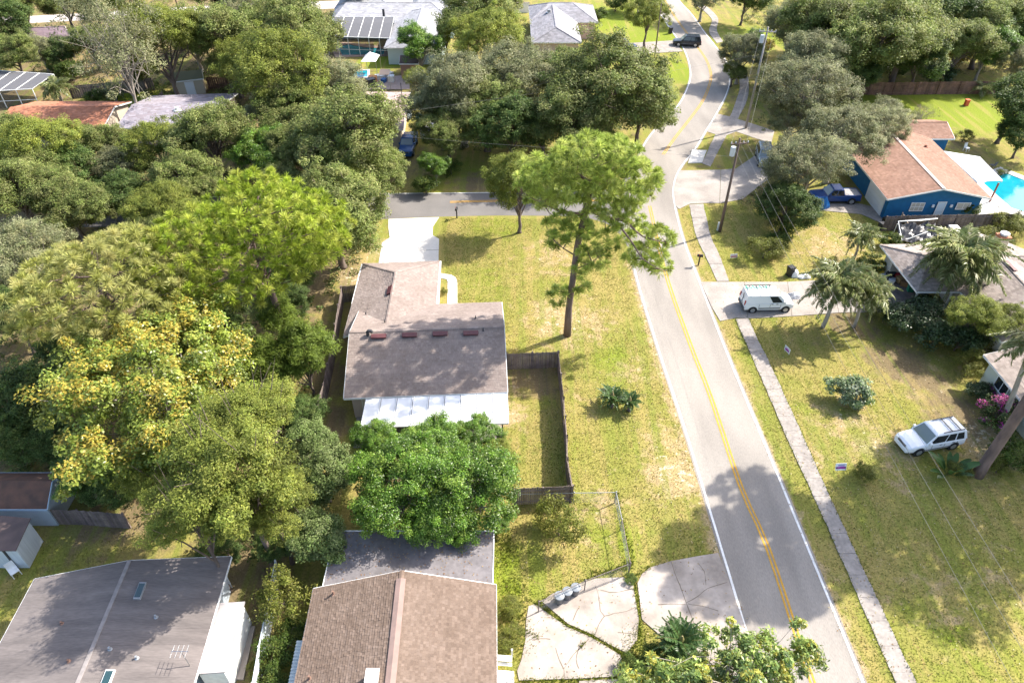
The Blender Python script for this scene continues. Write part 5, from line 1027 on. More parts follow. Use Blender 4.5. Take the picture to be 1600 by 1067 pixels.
TCOUNT = [0]
def plant(key, px, py, rpx, label, cat='tree', group=None, zs=1.0, hs=1.0, var=None, name=None, ysc=1.0, z=None, k0=1.13):
    """px, py: centre of the crown in the photograph, rpx its half width there"""
    R_, hc, vs_ = PROTO[key]; s_ = 1.0
    rpx *= (k0 if (key in ('oak', 'grey_oak', 'olive_tree', 'dark_tree') and py < 720) else 1)
    if z: s_ = rpx/ppm(py, z)/R_; hs = z/(hc*s_)
    for _ in range(6): s_ = rpx/ppm(py, hc*s_*hs)/R_ if not z else s_
    z = hc*s_*hs; p = G(px, py, z); TCOUNT[0] += 1; k = TCOUNT[0]
    me, wo = vs_[(k if var is None else var) % len(vs_)]
    T = thing(name or {'tree': 'tree', 'shrub': 'shrub', 'hedge': 'hedge'}.get(cat, cat), label, cat, (p.x, p.y, 0), group=group); rz = (k*2.399) % 6.283
    hh = hs*s_
    for nm, m in (('crown', me), ('trunk', wo)):
        o = link(nm, m, T, local=True); o.rotation_euler = (0, 0, rz); o.scale = (s_, s_*ysc, s_*zs if nm == 'crown' else hh)
        if nm == 'crown': o.location = (0, 0, hc*hh-hc*s_*zs)
    return T
# --- upper left woods
for a in [
 ('dark_tree', 22, 40, 44, 'dark broad tree in the upper left corner'), ('oak', 100, 8, 32, 'oak at the top edge right of the dark corner tree'), ('oak', 22, 84, 34, 'yellowish oak below the dark upper left corner tree'),
 ('dark_tree', 95, 78, 30, 'dark tree above the grey pool cage at the left edge'), ('dark_tree', 85, 108, 15, 'small glossy dark tree right beside the grey pool cage roof'), ('olive_tree', 252, 70, 62, 'tall olive green tree right of the pale leaning trunk'), ('oak', 345, 60, 62, 'oak in front of the pale back street, upper left'),
 ('grey_oak', 400, 20, 50, 'greyish oak at the top edge left of the big grey house'), ('oak', 470, 55, 62, 'oak touching the left end of the big grey roof'), ('oak', 365, 102, 38, 'oak right of the beige shed'), ('olive_tree', 445, 120, 70, 'tall yellowish oak left of the turquoise pools'), ('grey_oak', 510, 140, 58, 'greyish oak below the turquoise pools'),
 ('oak', 8, 222, 46, 'oak at the left edge below the grey pool cage'), ('olive_tree', 66, 240, 56, 'oak hiding the front of the terracotta roof'), ('oak', 165, 228, 44, 'oak right below the terracotta roof corner'), ('dark_tree', 120, 262, 55, 'darker oak two crowns below the terracotta roof'),
 ('olive_tree', 250, 232, 44, 'oak in front of the violet grey roof'), ('oak', 328, 212, 62, 'rounded green oak below the violet grey roof, in full sun'), ('bright_tree', 410, 245, 50, 'fresh green tree left of the pole with the grey transformer'), ('grey_oak', 428, 172, 46, 'greyish oak below the beige shed'),
 ('oak', 545, 215, 84, 'wide oak in front of the pinkish roof, above the side road'), ('oak', 585, 262, 48, 'oak hanging over the side road beside the blue truck'), ('oak', 25, 300, 62, 'oak at the left edge above the pale pine'), ('dark_tree', 200, 300, 50, 'dark oak with grey dead twigs left of the bright pine'),
 ('oak', 105, 320, 55, 'brownish oak above the pale pine'), ('grey_oak', 190, 262, 38, 'small grey twiggy oak amid the left woods'), ('oak', 288, 285, 50, 'oak directly behind the bright rounded pine'), ('grey_oak', 40, 400, 62, 'grey green oak left of the pale pine'), ('dark_tree', 25, 500, 62, 'dark oak at the left edge beside the pale pine'),
 ('dark_tree', 45, 610, 72, 'dark shaded tree left of the yellow flowering tree'), ('dark_tree', 20, 690, 50, 'very dark tree above the rusty shed roof'), ('oak', 520, 335, 74, 'dense rounded oak beside the white driveway'), ('oak', 450, 290, 40, 'oak between the bright pine and the side road'),
 ('dark_tree', 345, 490, 50, 'low dark tree under the two left pines'), ('dark_tree', 460, 470, 34, 'dark tree between the bright pine and the grey picket fence'), ('dark_tree', 210, 300, 30, 'small dark tree left of the bright pine top')]:
    plant(*a)
plant('wispy_tree', 178, 62, 70, 'thin pale tree with leaning bare trunk at upper left', zs=1.15)
plant('twig_tree', 195, 262, 34, 'leafless grey twiggy tree amid the left woods'); plant('twig_tree', 170, 318, 30, 'bare twiggy tree between the brownish oak and the pale pine')
plant('shrub', 150, 152, 16, 'low shrub on the lawn behind the terracotta roof', 'shrub'); plant('dark_shrub', 180, 146, 14, 'dark bush left of the pale leaning trunk', 'shrub'); plant('shrub', 110, 112, 22, 'glossy bush behind the fan palm at upper left', 'shrub')
# --- top centre
for a in [
 ('bright_tree', 655, 75, 40, 'fresh green tree beside the pool of the big grey house'), ('olive_tree', 652, 125, 20, 'narrow dark green tree right of the wooden shed'), ('oak', 742, 30, 56, 'oak at the top edge right of the big grey house'), ('oak', 790, 0, 22, 'small oak above the white garden wall'), ('olive_tree', 765, 65, 48, 'oak left of the grey roofed house'),
 ('grey_oak', 722, 142, 66, 'tall greyish oak left of the big round oak'), ('grey_oak', 800, 122, 62, 'greyish oak touching the big round oak'), ('oak', 700, 200, 44, 'oak above the shaded lawn beside the blue truck'), ('dark_tree', 800, 200, 58, 'dark shaded oak behind the pine'),
 ('oak', 890, 128, 58, 'left half of the big round oak by the road bend'), ('oak', 958, 140, 84, 'big round olive oak beside the road bend'), ('oak', 900, 190, 62, 'lower spreading oak behind the top of the pine'),
 ('olive_tree', 1012, 26, 31, 'small round tree on the lawn by the dark car'), ('shrub', 937, 24, 13, 'round bush at the corner of the grey roofed house', 'shrub'), ('shrub', 962, 6, 16, 'hedge bush at the top on the bright lawn', 'shrub'), ('bright_tree', 1000, -12, 25, 'bright tree at the top edge on the lawn'),
 ('bright_tree', 680, 262, 26, 'bright green shrub by the side road opposite the white driveway'), ('shrub', 665, 290, 20, 'low green shrub at the edge of the side road', 'shrub'), ('shrub', 705, 262, 16, 'small shrub on the shaded lawn above the side road', 'shrub')]:
    plant(*a)
plant('cedar', 697, 62, 15, 'narrow pointed conifer right of the big grey house', zs=1.9, hs=1.5)
# --- upper right
for a in [
 ('grey_oak', 1160, 84, 34, 'small grey oak leaning over the road bend'), ('oak', 1146, 112, 18, 'low oak branch mass at the road edge of the bend'), ('dark_tree', 1165, -2, 36, 'dark tree at the top above the road bend'), ('grey_oak', 1240, 42, 44, 'pale mossy oak behind the tall pale pole'),
 ('oak', 1290, 45, 66, 'oak at the top right of the tall pale pole'), ('oak', 1355, 60, 70, 'large oak above the red brown fence, left one'), ('oak', 1420, 50, 66, 'large oak above the red brown fence, middle one'), ('dark_tree', 1495, 35, 62, 'dark tree at the top above the red brown fence'), ('oak', 1570, 25, 52, 'oak in the upper right corner'),
 ('dark_tree', 1330, 105, 46, 'dark lower tree at the left end of the red brown fence'), ('bright_tree', 1545, 75, 42, 'fresh green tree behind the right end of the red brown fence'), ('grey_oak', 1590, 95, 30, 'grey twiggy tree at the right edge behind the fence'), ('dark_tree', 1585, 165, 56, 'dark round tree at the right edge of the sunny lawn'), ('dark_tree', 1600, 210, 36, 'lower dark tree at the right edge above the pool'),
 ('yellow_shrub', 1492, 84, 26, 'yellow flowering bush behind the red brown fence', 'shrub'), ('yellow_shrub', 1195, 75, 16, 'yellow bush behind the tall pale pole', 'shrub'), ('bright_tree', 1178, 62, 18, 'bright lime bush in the sun behind the tall pale pole'), ('dark_shrub', 1465, 118, 26, 'dark bush leaning over the red brown fence', 'shrub'), ('shrub', 1395, 105, 24, 'round bush in front of the red brown fence, middle', 'shrub'),
 ('grey_oak', 1268, 150, 62, 'large silvery oak above the gravel driveway'), ('grey_oak', 1238, 190, 36, 'silvery oak crown nearest the tall pale pole'), ('grey_oak', 1312, 215, 56, 'silvery oak crown touching the rust roof'), ('grey_oak', 1268, 258, 56, 'silvery oak crown over the grey vehicle'), ('grey_oak', 1372, 205, 40, 'thin silvery oak branch over the rust roof'), ('grey_oak', 1385, 185, 34, 'outer thin oak branch over the rust roof ridge'),
 ('dark_tree', 1230, 320, 46, 'dark shrubby tree left of the blue pickup'), ('dark_tree', 1210, 312, 28, 'dark low tree right of the dark wooden pole'), ('shrub', 1232, 352, 22, 'dark bush at the foot of the shrubby tree', 'shrub'), ('olive_shrub', 1196, 388, 28, 'round croton bush with yellow green leaves by the oak shade', 'shrub'), ('shrub', 1216, 378, 20, 'green bush touching the yellow green croton', 'shrub'),
 ('twig_tree', 1440, 178, 24, 'thin little tree behind the rust roof'), ('olive_shrub', 1507, 213, 15, 'fountain grass clump by the blue wall', 'shrub'), ('olive_shrub', 1568, 268, 10, 'small yellow green bush by the pool corner', 'shrub'), ('shrub', 1512, 326, 18, 'low plants under the window of the blue house', 'shrub'), ('olive_shrub', 1575, 350, 26, 'bush at the right end of the grey fence', 'shrub'), ('olive_shrub', 1592, 352, 22, 'bush at the right edge below the pool', 'shrub'), ('olive_shrub', 1540, 366, 20, 'bush behind the chimney', 'shrub'), ('shrub', 1392, 376, 16, 'bush behind the left corner of the taupe roof', 'shrub')]:
    plant(*a)
# --- right hedges and beds
for a in [
 ('olive_shrub', 1385, 488, 26, 'yellow green hedge bush at the end of the van driveway', 'shrub'), ('dark_shrub', 1412, 500, 34, 'dark green hedge bush below the carport', 'shrub'), ('dark_shrub', 1450, 490, 36, 'dark hedge bush at the foot of the tall palm', 'shrub'), ('olive_tree', 1520, 498, 38, 'tall olive hedge bush in front of the taupe roof', 'shrub'), ('dark_shrub', 1462, 525, 36, 'lower dark hedge bush facing the lawn', 'shrub'),
 ('dark_shrub', 1500, 530, 36, 'dark ivy bush at the corner of the right hedge', 'shrub'), ('olive_tree', 1572, 508, 34, 'greyish olive bush at the right edge of the hedge', 'shrub'), ('olive_shrub', 1515, 568, 26, 'silvery olive bush in the corner by the tan roof', 'shrub'), ('olive_shrub', 1545, 545, 26, 'olive bush between the hedge and the tan roof', 'shrub'), ('olive_shrub', 1365, 480, 16, 'small light bush left of the carport hedge', 'shrub'),
 ('shrub', 1360, 410, 18, 'bushy plants left of the carport board', 'shrub'), ('olive_shrub', 1378, 415, 14, 'light weeds beside the carport board', 'shrub'), ('blue_shrub', 1322, 611, 36, 'round blue green shrub alone in the right lawn', 'shrub'), ('olive_shrub', 1350, 738, 20, 'small yellow green bush right of the lower yard sign', 'shrub'), ('shrub', 1585, 712, 30, 'bright bush at the right edge beside the leaning pine trunk', 'shrub'), ('olive_shrub', 1562, 730, 20, 'low yellowish bush touching the pine trunk', 'shrub'), ('olive_shrub', 1500, 735, 18, 'low bush under the banana leaves', 'shrub'), ('dark_shrub', 1530, 612, 20, 'dark bush behind the bougainvillea', 'shrub')]:
    plant(*a)
me_b, cen_b = leaf_mesh('crown_bougainvillea', (1.35, 1.35, .9), 1.0, 60, .4, 80, .15, .09, [(.05, .09, .02), (.07, .11, .03), (.1, .13, .05)], 5, bottom=-.7, clumpcols=(.38, [(.42, .06, .22), (.5, .16, .3), (.35, .03, .3)], -.3))
PROTO['bougainvillea'] = (1.5, 1.0, [(me_b, wood_mesh('trunk_bougainvillea', cen_b, 1.0, .05, BARK))])
plant('bougainvillea', 1550, 645, 36, 'dark bougainvillea with pink and purple flowers by the tan house', 'shrub'); plant('bougainvillea', 1548, 612, 16, 'small red pink bougainvillea against the sage wall', 'shrub')
# --- near left and centre
me_y, cen_y = leaf_mesh('crown_golden_rain', (5.2, 4.6, 3.6), 6.6, 560, .48, 130, .165, .09, [(.25, .30, .05), (.205, .27, .045), (.31, .34, .065), (.17, .235, .045)], 61, m=LEAFG, lump=.34, bottom=-.55, lobes=16, lr=(.22, .42), droop=.35, clumpcols=(.46, [(.46, .37, .06), (.50, .40, .07), (.40, .31, .05), (.36, .36, .07)], .1))
PROTO['golden'] = (4.9, 6.6, [(me_y, wood_mesh('trunk_golden', cen_y, 6.6, .26, PALEBARK, 3, 24, twigs=30))])
plant('golden', 242, 612, 165, 'big tree with yellow flower clusters among broad green leaves', var=0, z=7.5)
plant('olive_tree', 372, 740, 106, 'dense yellowish green laurel tree above the grey roll roof', z=9.2, k0=1.0); plant('olive_tree', 300, 800, 66, 'lower yellowish laurel overhanging the edge of the grey roll roof', z=8.0, k0=1.1); plant('olive_tree', 395, 665, 66, 'upper yellowish laurel right of the yellow flowering tree', z=9.5)
plant('bright_tree', 725, 762, 84, 'glossy bright green tree nearest the back yard fence, right of several', var=0); plant('bright_tree', 622, 765, 84, 'glossy bright green tree above the flat grey extension, left of several', var=1, hs=1.1); plant('bright_tree', 672, 705, 62, 'glossy green crown reaching over the middle of the white patio cover', var=0, hs=1.35); plant('bright_tree', 585, 690, 40, 'small glossy green crown at the left corner of the white patio cover', var=1, hs=1.3); plant('bright_tree', 745, 680, 40, 'glossy green crown below the right end of the patio cover', var=0, hs=1.25); plant('bright_tree', 690, 820, 60, 'lowest glossy green crown drooping onto the flat grey extension', var=1)
plant('olive_tree', 772, 722, 36, 'thin yellowish tree at the right side of the glossy green tree'); plant('sage_tree', 505, 745, 52, 'sage green tree left of the glossy green tree'); plant('sage_tree', 490, 690, 40, 'rounded green tree below the end of the grey picket fence'); plant('sage_tree', 500, 838, 52, 'pale sage tree beside the flat grey extension'); plant('dark_tree', 440, 845, 40, 'dark shaded tree between the laurel and the sage tree')
plant('cedar', 475, 560, 50, 'feathery bright green cedar beside the grey picket fence', zs=1.1); plant('cedar', 425, 575, 44, 'feathery cedar right of the yellow flowering tree'); plant('cedar', 440, 500, 36, 'small feathery cedar below the bright pine')
plant('olive_shrub', 874, 815, 42, 'tan twiggy shrub inside the chain link fence', hs=1.3, zs=1.5); plant('olive_shrub', 445, 935, 46, 'weeping yellow green shrub between the two near houses', 'shrub', hs=1.5, zs=1.3); plant('shrub', 440, 1010, 36, 'dark leafy vine mass below the weeping shrub', 'shrub', zs=.8); plant('olive_shrub', 405, 1045, 20, 'bright shrub at the bottom against the white sheet fence', 'shrub'); plant('shrub', 430, 1065, 30, 'vine covered bush at the bottom edge left of the brown roof', 'shrub', zs=.8)
plant('olive_shrub', 795, 950, 22, 'weedy bush along the right wall of the brown roofed house', 'shrub', zs=.6); plant('olive_shrub', 795, 995, 24, 'lower weedy bush above the white steps', 'shrub', zs=.6); plant('bright_tree', 780, 820, 16, 'light green bush at the corner of the flat grey extension', 'shrub', zs=.7); plant('dark_shrub', 700, 480, 6, 'dark little bush between the walkway and the garage', 'shrub'); plant('olive_shrub', 694, 455, 7, 'yellowish little bush beside the walkway', 'shrub')
plant('shrub', 985, 905, 9, 'tuft of weeds at the corner of the near driveway', 'shrub', zs=.5)
# low tree left of the pine, on a visible stem
plant('olive_tree', 812, 290, 52, 'small yellow green tree on a thin trunk left of the pine', k0=1.0, z=5.6, zs=1.15)

# --- pines
PN = [(.32, .40, .045), (.37, .44, .06), (.27, .35, .04), (.42, .46, .085)]; PN2 = [(.38, .385, .12), (.43, .43, .15), (.33, .34, .09), (.48, .45, .17)]
PN3 = [(.31, .38, .08), (.36, .43, .10), (.25, .32, .065), (.42, .47, .13)]
def thin(pts, dm, extra=None):
    keep = []; cell = {}
    for i, p in enumerate(pts):
        k = tuple((p//dm).astype(int)); ok = True
        for a in (-1, 0, 1):
            for b_ in (-1, 0, 1):
                for c in (-1, 0, 1):
                    for j in cell.get((k[0]+a, k[1]+b_, k[2]+c), ()):
                        if ((pts[j]-p)**2).sum() < dm*dm: ok = False; break
        if ok: keep.append(i); cell.setdefault(k, []).append(i)
    return pts[keep]
def needles(name, tufts, tr, per, pal, seed, wd=.026, up=.5):
    rng = np.random.default_rng(seed); n = len(tufts); tufts = np.array(tufts); ci = np.repeat(np.arange(n), per); trs = tr*rng.uniform(.7, 1.2, n)
    ax = unit(rng.normal(size=(n, 3))*.45+np.array([0, 0, 1])); d = unit(rng.normal(size=(n*per, 3))+ax[ci]*up*2.2)
    L = trs[ci][:, None]*rng.uniform(.75, 1.1, (n*per, 1)); p0 = tufts[ci]+d*L*.12; sd_ = unit(np.cross(d, rng.normal(size=(n*per, 3))))*wd; tip = tufts[ci]+d*L; tip[:, 2] -= L[:, 0]*.06; mid = tufts[ci]+d*L*.6
    vv = np.stack([p0, mid-sd_, tip, mid+sd_], 1).reshape(-1, 3); pal = np.array(pal); pc = pal[rng.integers(0, len(pal), n)][ci]*rng.normal(1, .1, (n, 1))[ci]*rng.normal(1, .18, (n*per, 1)).clip(.5, 1.5)
    return npmesh(name, vv, np.arange(n*per*4).reshape(-1, 4), pc.clip(.01, .8), LEAFP)
LEAFP = mat('pine_needle', (1, 1, 1), attr=True, trans=.45, rough=.5, spec=.3, objvar=.06)
def pine(label, px, py, rx, rz_, zc, pal, seed, ntuft=420, tr=.62, base=None, per=60, ysc=.9):
    rng = np.random.default_rng(seed); s_ = ppm(py, zc); R_ = rx/s_; c = G(px, py, zc); pts, d = crown_points(rng, ntuft*6, (R_, R_*ysc, rz_), .3, -.75, .55); pts = thin(pts, tr*1.3)
    b0 = base or v2(c.x, c.y); T = thing('pine_tree', label, 'tree', b0); loc = np.array([c.x-b0.x, c.y-b0.y, zc]); pts = pts+loc
    link('crown', needles('crown_pine', pts, tr, per, pal, seed), T, local=True)
    b = MB(); rg_ = random.Random(seed); top = Vector(loc)+Vector((0, 0, rz_*.5)); f = lambda t: Vector((0, 0, 0)).lerp(top, t)+Vector((math.sin(t*5)*.25, math.cos(t*4)*.2-.2, 0))
    b.tube([f(t/8) for t in range(9)], [.34, .3, .28, .26, .24, .21, .17, .12, .05], 9)
    for k in range(46):
        e = Vector(pts[rg_.randrange(len(pts))]); t = min(.97, max(.55, (e.z-rg_.uniform(.5, 2.5))/top.z)); q = f(t); m_ = q.lerp(e, .5)+Vector((0, 0, -.3+rg_.uniform(-.2, .5))); b.tube([q, m_, e], [.09, .055, .02], 5, cap=False)
    link('trunk', b.mesh('trunk_pine', PINEBARK, True), T, local=True); return T
pine('pale yellow green pine with an open crown at the left', 165, 440, 142, 3.0, 11.5, PN2, 5, 640, .66, per=120)
pine('bright green pine with a dense rounded crown left of the house', 400, 372, 130, 5.0, 11.5, PN, 9, 860, .62, per=120)
# the lone pine in front of the house, built along its visible limbs
Yp = 48.2; B0 = G(886, 525); T = thing('pine_tree', 'tall leaning pine standing alone on the lawn beside the road', 'tree', B0); o0 = np.array(B0)
tr_ = [V(886, 526, Yp), V(889, 480, Yp), V(896, 430, Yp), V(902, 385, Yp), V(911, 345, Yp+.2), V(917, 318, Yp+.3), V(925, 290, Yp+.4), V(932, 255, Yp+.5), V(935, 228, Yp+.5)]
b = MB(); loc = lambda p: p-B0
b.tube([loc(p) for p in tr_], [.36, .28, .27, .26, .24, .22, .19, .13, .05], 10); limbs = []
def limb(pts, r): pp = [loc(V(*p)) for p in pts]; b.tube(spline(pp, .6), np.linspace(r, .03, len(spline(pp, .6))).tolist(), 6); limbs.append(pp)
limb([(915, 325, Yp+.2), (945, 340, Yp-.4), (975, 345, Yp-1), (1005, 370, Yp-1.6), (1040, 378, Yp-1.8)], .16); limb([(960, 343, Yp-.7), (985, 375, Yp-2), (1005, 405, Yp-2.4), (1030, 420, Yp-2.6)], .1); limb([(925, 288, Yp), (900, 270, Yp+.5), (872, 255, Yp+1.5), (850, 240, Yp+2)], .14); limb([(925, 290, Yp), (960, 262, Yp+1), (1000, 258, Yp+1.6)], .12); limb([(930, 262, Yp), (955, 240, Yp+2), (985, 228, Yp+2.5)], .09); limb([(912, 335, Yp), (880, 330, Yp-1), (850, 320, Yp-1.2), (815, 300, Yp-.8)], .1); limb([(900, 400, Yp), (880, 388, Yp-.8), (868, 378, Yp-1)], .07); limb([(900, 420, Yp), (925, 410, Yp-1), (935, 402, Yp-1.2)], .06); limb([(889, 460, Yp), (875, 455, Yp-.8)], .05); limb([(890, 455, Yp), (912, 445, Yp-.6)], .05)
rng = np.random.default_rng(77); tf = []
for (px, py, rx, ry, n_, dy) in [(935, 245, 70, 34, 110, 2.6), (905, 280, 92, 40, 110, 2.4), (985, 285, 46, 38, 70, 2.2), (850, 285, 44, 42, 50, 1.6), (945, 318, 40, 22, 26, 1.5), (975, 340, 32, 16, 22, 1.2), (1012, 372, 38, 20, 40, 1.2), (1005, 400, 34, 22, 30, 1.0), (1030, 412, 20, 16, 14, .7), (885, 355, 38, 24, 34, 1.4), (868, 378, 14, 14, 12, .6), (930, 395, 26, 26, 28, 1.1), (910, 425, 14, 16, 10, .6), (872, 462, 14, 20, 15, .6), (908, 450, 12, 12, 9, .5), (960, 372, 20, 18, 12, .7)]:
    for _ in range(int(n_*4)):
        r_ = math.sqrt(rng.uniform(0, 1)); t = rng.uniform(0, 6.283); tf.append(np.array(V(px+rx*r_*math.cos(t), py+ry*r_*math.sin(t), Yp-.6+rng.uniform(-dy, dy)*1.25))-o0)
tf = list(thin(np.array(tf), .74)); link('crown', needles('crown_lone_pine', tf, .60, 130, PN3, 21), T, local=True)
for k in range(70):
    e = Vector(tf[rng.integers(len(tf))]); lb = limbs[rng.integers(len(limbs))]; q = min((p for l in limbs for p in l[1:]), key=lambda p: (p-e).length+rng.uniform(0, .5)); b.tube([q, q.lerp(e, .5)+Vector((0, 0, -.15)), e], [.05, .03, .015], 4, cap=False)
link('trunk', b.mesh('trunk_lone_pine', PINEBARK, True), T, local=True)
# the big pine at the lower right edge, its crown above the frame, and a neighbour that throws the other shadow
Bp = G(1527, 742); cB = Vector((33.6, 32.9, 0)); T = thing('pine_tree', 'thick leaning reddish pine trunk at the right edge of the lawn', 'tree', Bp); rng = np.random.default_rng(3)
b = MB(); b.tube([(0, 0, 0), (.0, 0, 1.2), (.05, 0, 5), (.2, .2, 10), (.9, 1.2, 15), (3.0, 4.6, 21.5)], [.44, .37, .35, .32, .22, .05], 12)
pts, d = crown_points(rng, 3600, (5.3, 5.0, 2.4), .45, -.6, .35); pts = thin(pts, .95); pts += np.array([3.2, 4.9, 20.5])
for k in range(40):
    e = Vector(pts[rng.integers(len(pts))]); q = Vector((.9, 1.2, 15)).lerp(Vector((3.0, 4.6, 21.5)), rng.uniform(0, .9)); b.tube([q, q.lerp(e, .5)+Vector((0, 0, -.2)), e], [.1, .06, .02], 5, cap=False)
link('trunk', b.mesh('trunk_edge_pine', PINEBARK, True), T, local=True); link('crown', needles('crown_edge_pine', pts, .78, 230, PN, 33, .06), T, local=True)
for lb, bx, by, cx, cy, cz, rx, n_, sd_ in (('tall tree beyond the right edge whose dappled shade falls on the lower lawn', 43, 34, 42.5, 35.0, 17, 6.4, 3900, 41), ('second tall tree beyond the right edge, farther back', 50, 42, 49.5, 40.5, 17, 5.8, 3600, 43)):
    rng = np.random.default_rng(sd_); T = thing('tree', lb, 'tree', (bx, by, 0)); pts, d = crown_points(rng, n_, (rx, rx*.9, 2.8), .45, -.6, .35); pts = thin(pts, 1.12)+np.array([cx-bx, cy-by, cz]); b = MB(); b.tube([(0, 0, 0), ((cx-bx)*.3, (cy-by)*.3, cz*.6), (cx-bx, cy-by, cz+1.5)], [.36, .28, .05], 9)
    for k in range(36): e = Vector(pts[rng.integers(len(pts))]); q = Vector(((cx-bx)*.6, (cy-by)*.6, cz-rng.uniform(0, 3))); b.tube([q, q.lerp(e, .5), e], [.09, .05, .02], 5, cap=False)
    me_s, _ = leaf_mesh('crown_shade_tree', (1, 1, 1), 0, 0, .85, 120, .34, .22, OAK, sd_, centers=thin(pts, 1.12), flat=.6); link('crown', me_s, T, local=True); link('trunk', b.mesh('trunk_shade_tree', PINEBARK, True), T, local=True)

# --- palms: every frond a part
def frond(name, L, n, ll, droop, lw, pal, seed, stiff=.3, arch=1.0, wild=.5, rach=.02):
    rng = np.random.default_rng(seed); vv, ff, cc = [], [], []; pal = np.array(pal)
    P_ = lambda t: np.array([L*(t-.12*t*t*arch), 0, L*(.42*t*arch-.62*arch*t*t*(1+droop*.5))])
    def q(a, b_, c, d, col_): k = len(vv); vv.extend([a, b_, c, d]); ff.append((k, k+1, k+2, k+3)); cc.append(col_)
    pr = None
    for i in range(n+1):
        t = i/n; p = P_(t); r_ = rach*(1-.8*t)
        if pr is not None:
            for s_ in ((0, 1, 0), (0, 0, 1)): s_ = np.array(s_); q(pr-s_*r_, pr+s_*r_, p+s_*r_*.8, p-s_*r_*.8, (.2, .2, .07))
        pr = p
        if t < .1: continue
        tg = unit(P_(min(1, t+.02))-P_(max(0, t-.02))); l_ = ll*(math.sin(min(1, t*1.15+.1)*math.pi)**.5*.85+.15)
        for s_ in (-1, 1):
            for _ in range(2 if wild > .3 else 1):
                a = unit(np.array([tg[0]*.55, s_*1.0, tg[2]*.55+stiff])+rng.normal(size=3)*wild*.4); m_ = p+a*l_*.5; e = m_+unit(a+np.array([0, 0, -droop*1.3]))*l_*.55; wv = unit(np.cross(a, np.array([0, 0, 1.0])+rng.normal(size=3)*.3))*lw
                c = pal[rng.integers(len(pal))]*rng.normal(1, .15); q(p, m_-wv, e, m_+wv, tuple(c.clip(.01, .7)))
    return npmesh(name, np.array(vv), np.array(ff), np.array(cc), LEAFG)
QP = [(.19, .23, .075), (.24, .265, .10), (.15, .195, .055), (.30, .30, .14)]
QF = [frond('frond_queen', 2.9, 64, .9, .8, .042, QP, 100+k, .25, 1.0, .8) for k in range(4)]
SG = [(.05, .105, .03), (.075, .14, .04), (.10, .165, .055)]
SF = [frond('frond_sago', 1.0, 30, .2, .12, .028, SG, 200+k, .3, .55, .15, .014) for k in range(3)]
def palm(label, base, top, nf, s_, fr, tr, bark=PALEBARK, cat='palm', tilt=(-.5, 1.0), seed=0, group=None):
    rng = random.Random(seed); T = thing('palm_tree', label, cat, base, group=group); d = top-base; b = MB()
    if tr:
        n_ = 10; b.tube([d*(t/n_)+Vector((0, 0, 0))+Vector((math.sin(t*.5)*.06, 0, 0)) for t in range(n_+1)], [tr*(1.25-.35*t/n_)*(1+.05*(t % 2)) for t in range(n_+1)], 9); b.build('trunk', bark, T, local=True, smooth=True)
        b = MB(); b.lathe([(tr*.85, -.3), (tr*1.25, 0), (tr*.9, .5), (.04, .9)], 9, d); b.build('crownshaft', mat('palm_boot', (.2, .22, .08), (.25, .17, .09), .7, 3), T, local=True)
    for k in range(nf):
        o = link('frond', fr[k % len(fr)], T, local=True); u = (k+.5)/nf; pitch = tilt[1]+(tilt[0]-tilt[1])*u; o.rotation_euler = (rng.uniform(-.25, .25), -pitch, k*2.39996+rng.uniform(-.2, .2)); o.location = d+Vector((0, 0, .3 if tr else .12)); q = s_*rng.uniform(.85, 1.12)*(1 if u < .8 else .9); o.scale = (q, q, q)
    return T
def up_(px, py, px2, py2):                            # base pixel and crown pixel of a palm: height follows from the picture
    B_ = G(px, py); return B_, V(px2, py2, B_.y)
palm('queen palm with slender curved trunk below the van driveway, left of the pair', *up_(1285, 512, 1310, 448), 26, 1.2, QF, .15, seed=1); palm('queen palm right of the pair below the van driveway', *up_(1334, 511, 1350, 458), 24, 1.0, QF, .12, seed=2)
palm('tall queen palm drooping over the taupe roof', *up_(1478, 478, 1500, 408), 32, 1.5, QF, .16, seed=3); palm('small queen palm on the lawn near the carport', *up_(1334, 404, 1345, 372), 16, .8, QF, .11, seed=4)
palm('palm with bare grey stem at the right edge in front of the tan roof', G(1560, 668), V(1612, 545, G(1560, 668).y+.5), 10, .9, QF, .16, seed=5, tilt=(-.9, .6))
palm('pale fan palm behind the terracotta roof', G(97, 160), G(97, 160)+Vector((0, 0, 1.8)), 16, .95, QF, .2, seed=6)
palm('stout palm with green fronds on the lawn at upper left', G(182, 158), G(182, 158)+Vector((0, 0, 1.2)), 10, .8, QF, .15, seed=7)
palm('small potted palm beneath the oak by the red brown fence', G(1455, 142), G(1455, 142)+Vector((0, 0, 1.6)), 10, .6, QF, .1, seed=8); palm('spiky palm beside the right end of the red brown fence', G(1532, 150), G(1532, 150)+Vector((0, 0, .8)), 9, .75, QF, .1, seed=9)
palm('young palm beneath the silvery oak beside the rust roof', G(1330, 232), G(1330, 232)+Vector((0, 0, 2.2)), 12, .8, QF, .12, seed=10)
palm('left sago palm of the pair in the middle of the lawn', G(954, 636), G(955, 632)+Vector((0, 0, .55)), 30, 1.4, SF, .16, BARK, 'sago palm', (-.2, .75), 11); palm('right sago palm of the pair in the middle of the lawn', G(982, 642), G(982, 639)+Vector((0, 0, .5)), 28, 1.25, SF, .15, BARK, 'sago palm', (-.2, .75), 12)
palm('large sago palm on the near driveway edge', G(1056, 1024), G(1058, 1020)+Vector((0, 0, 1.1)), 40, 1.7, SF, .2, BARK, 'sago palm', (-.25, .8), 13)
for k, (px, py, s_) in enumerate(((958, 638, .5), (968, 642, .35), (975, 644, .4))):
    pass
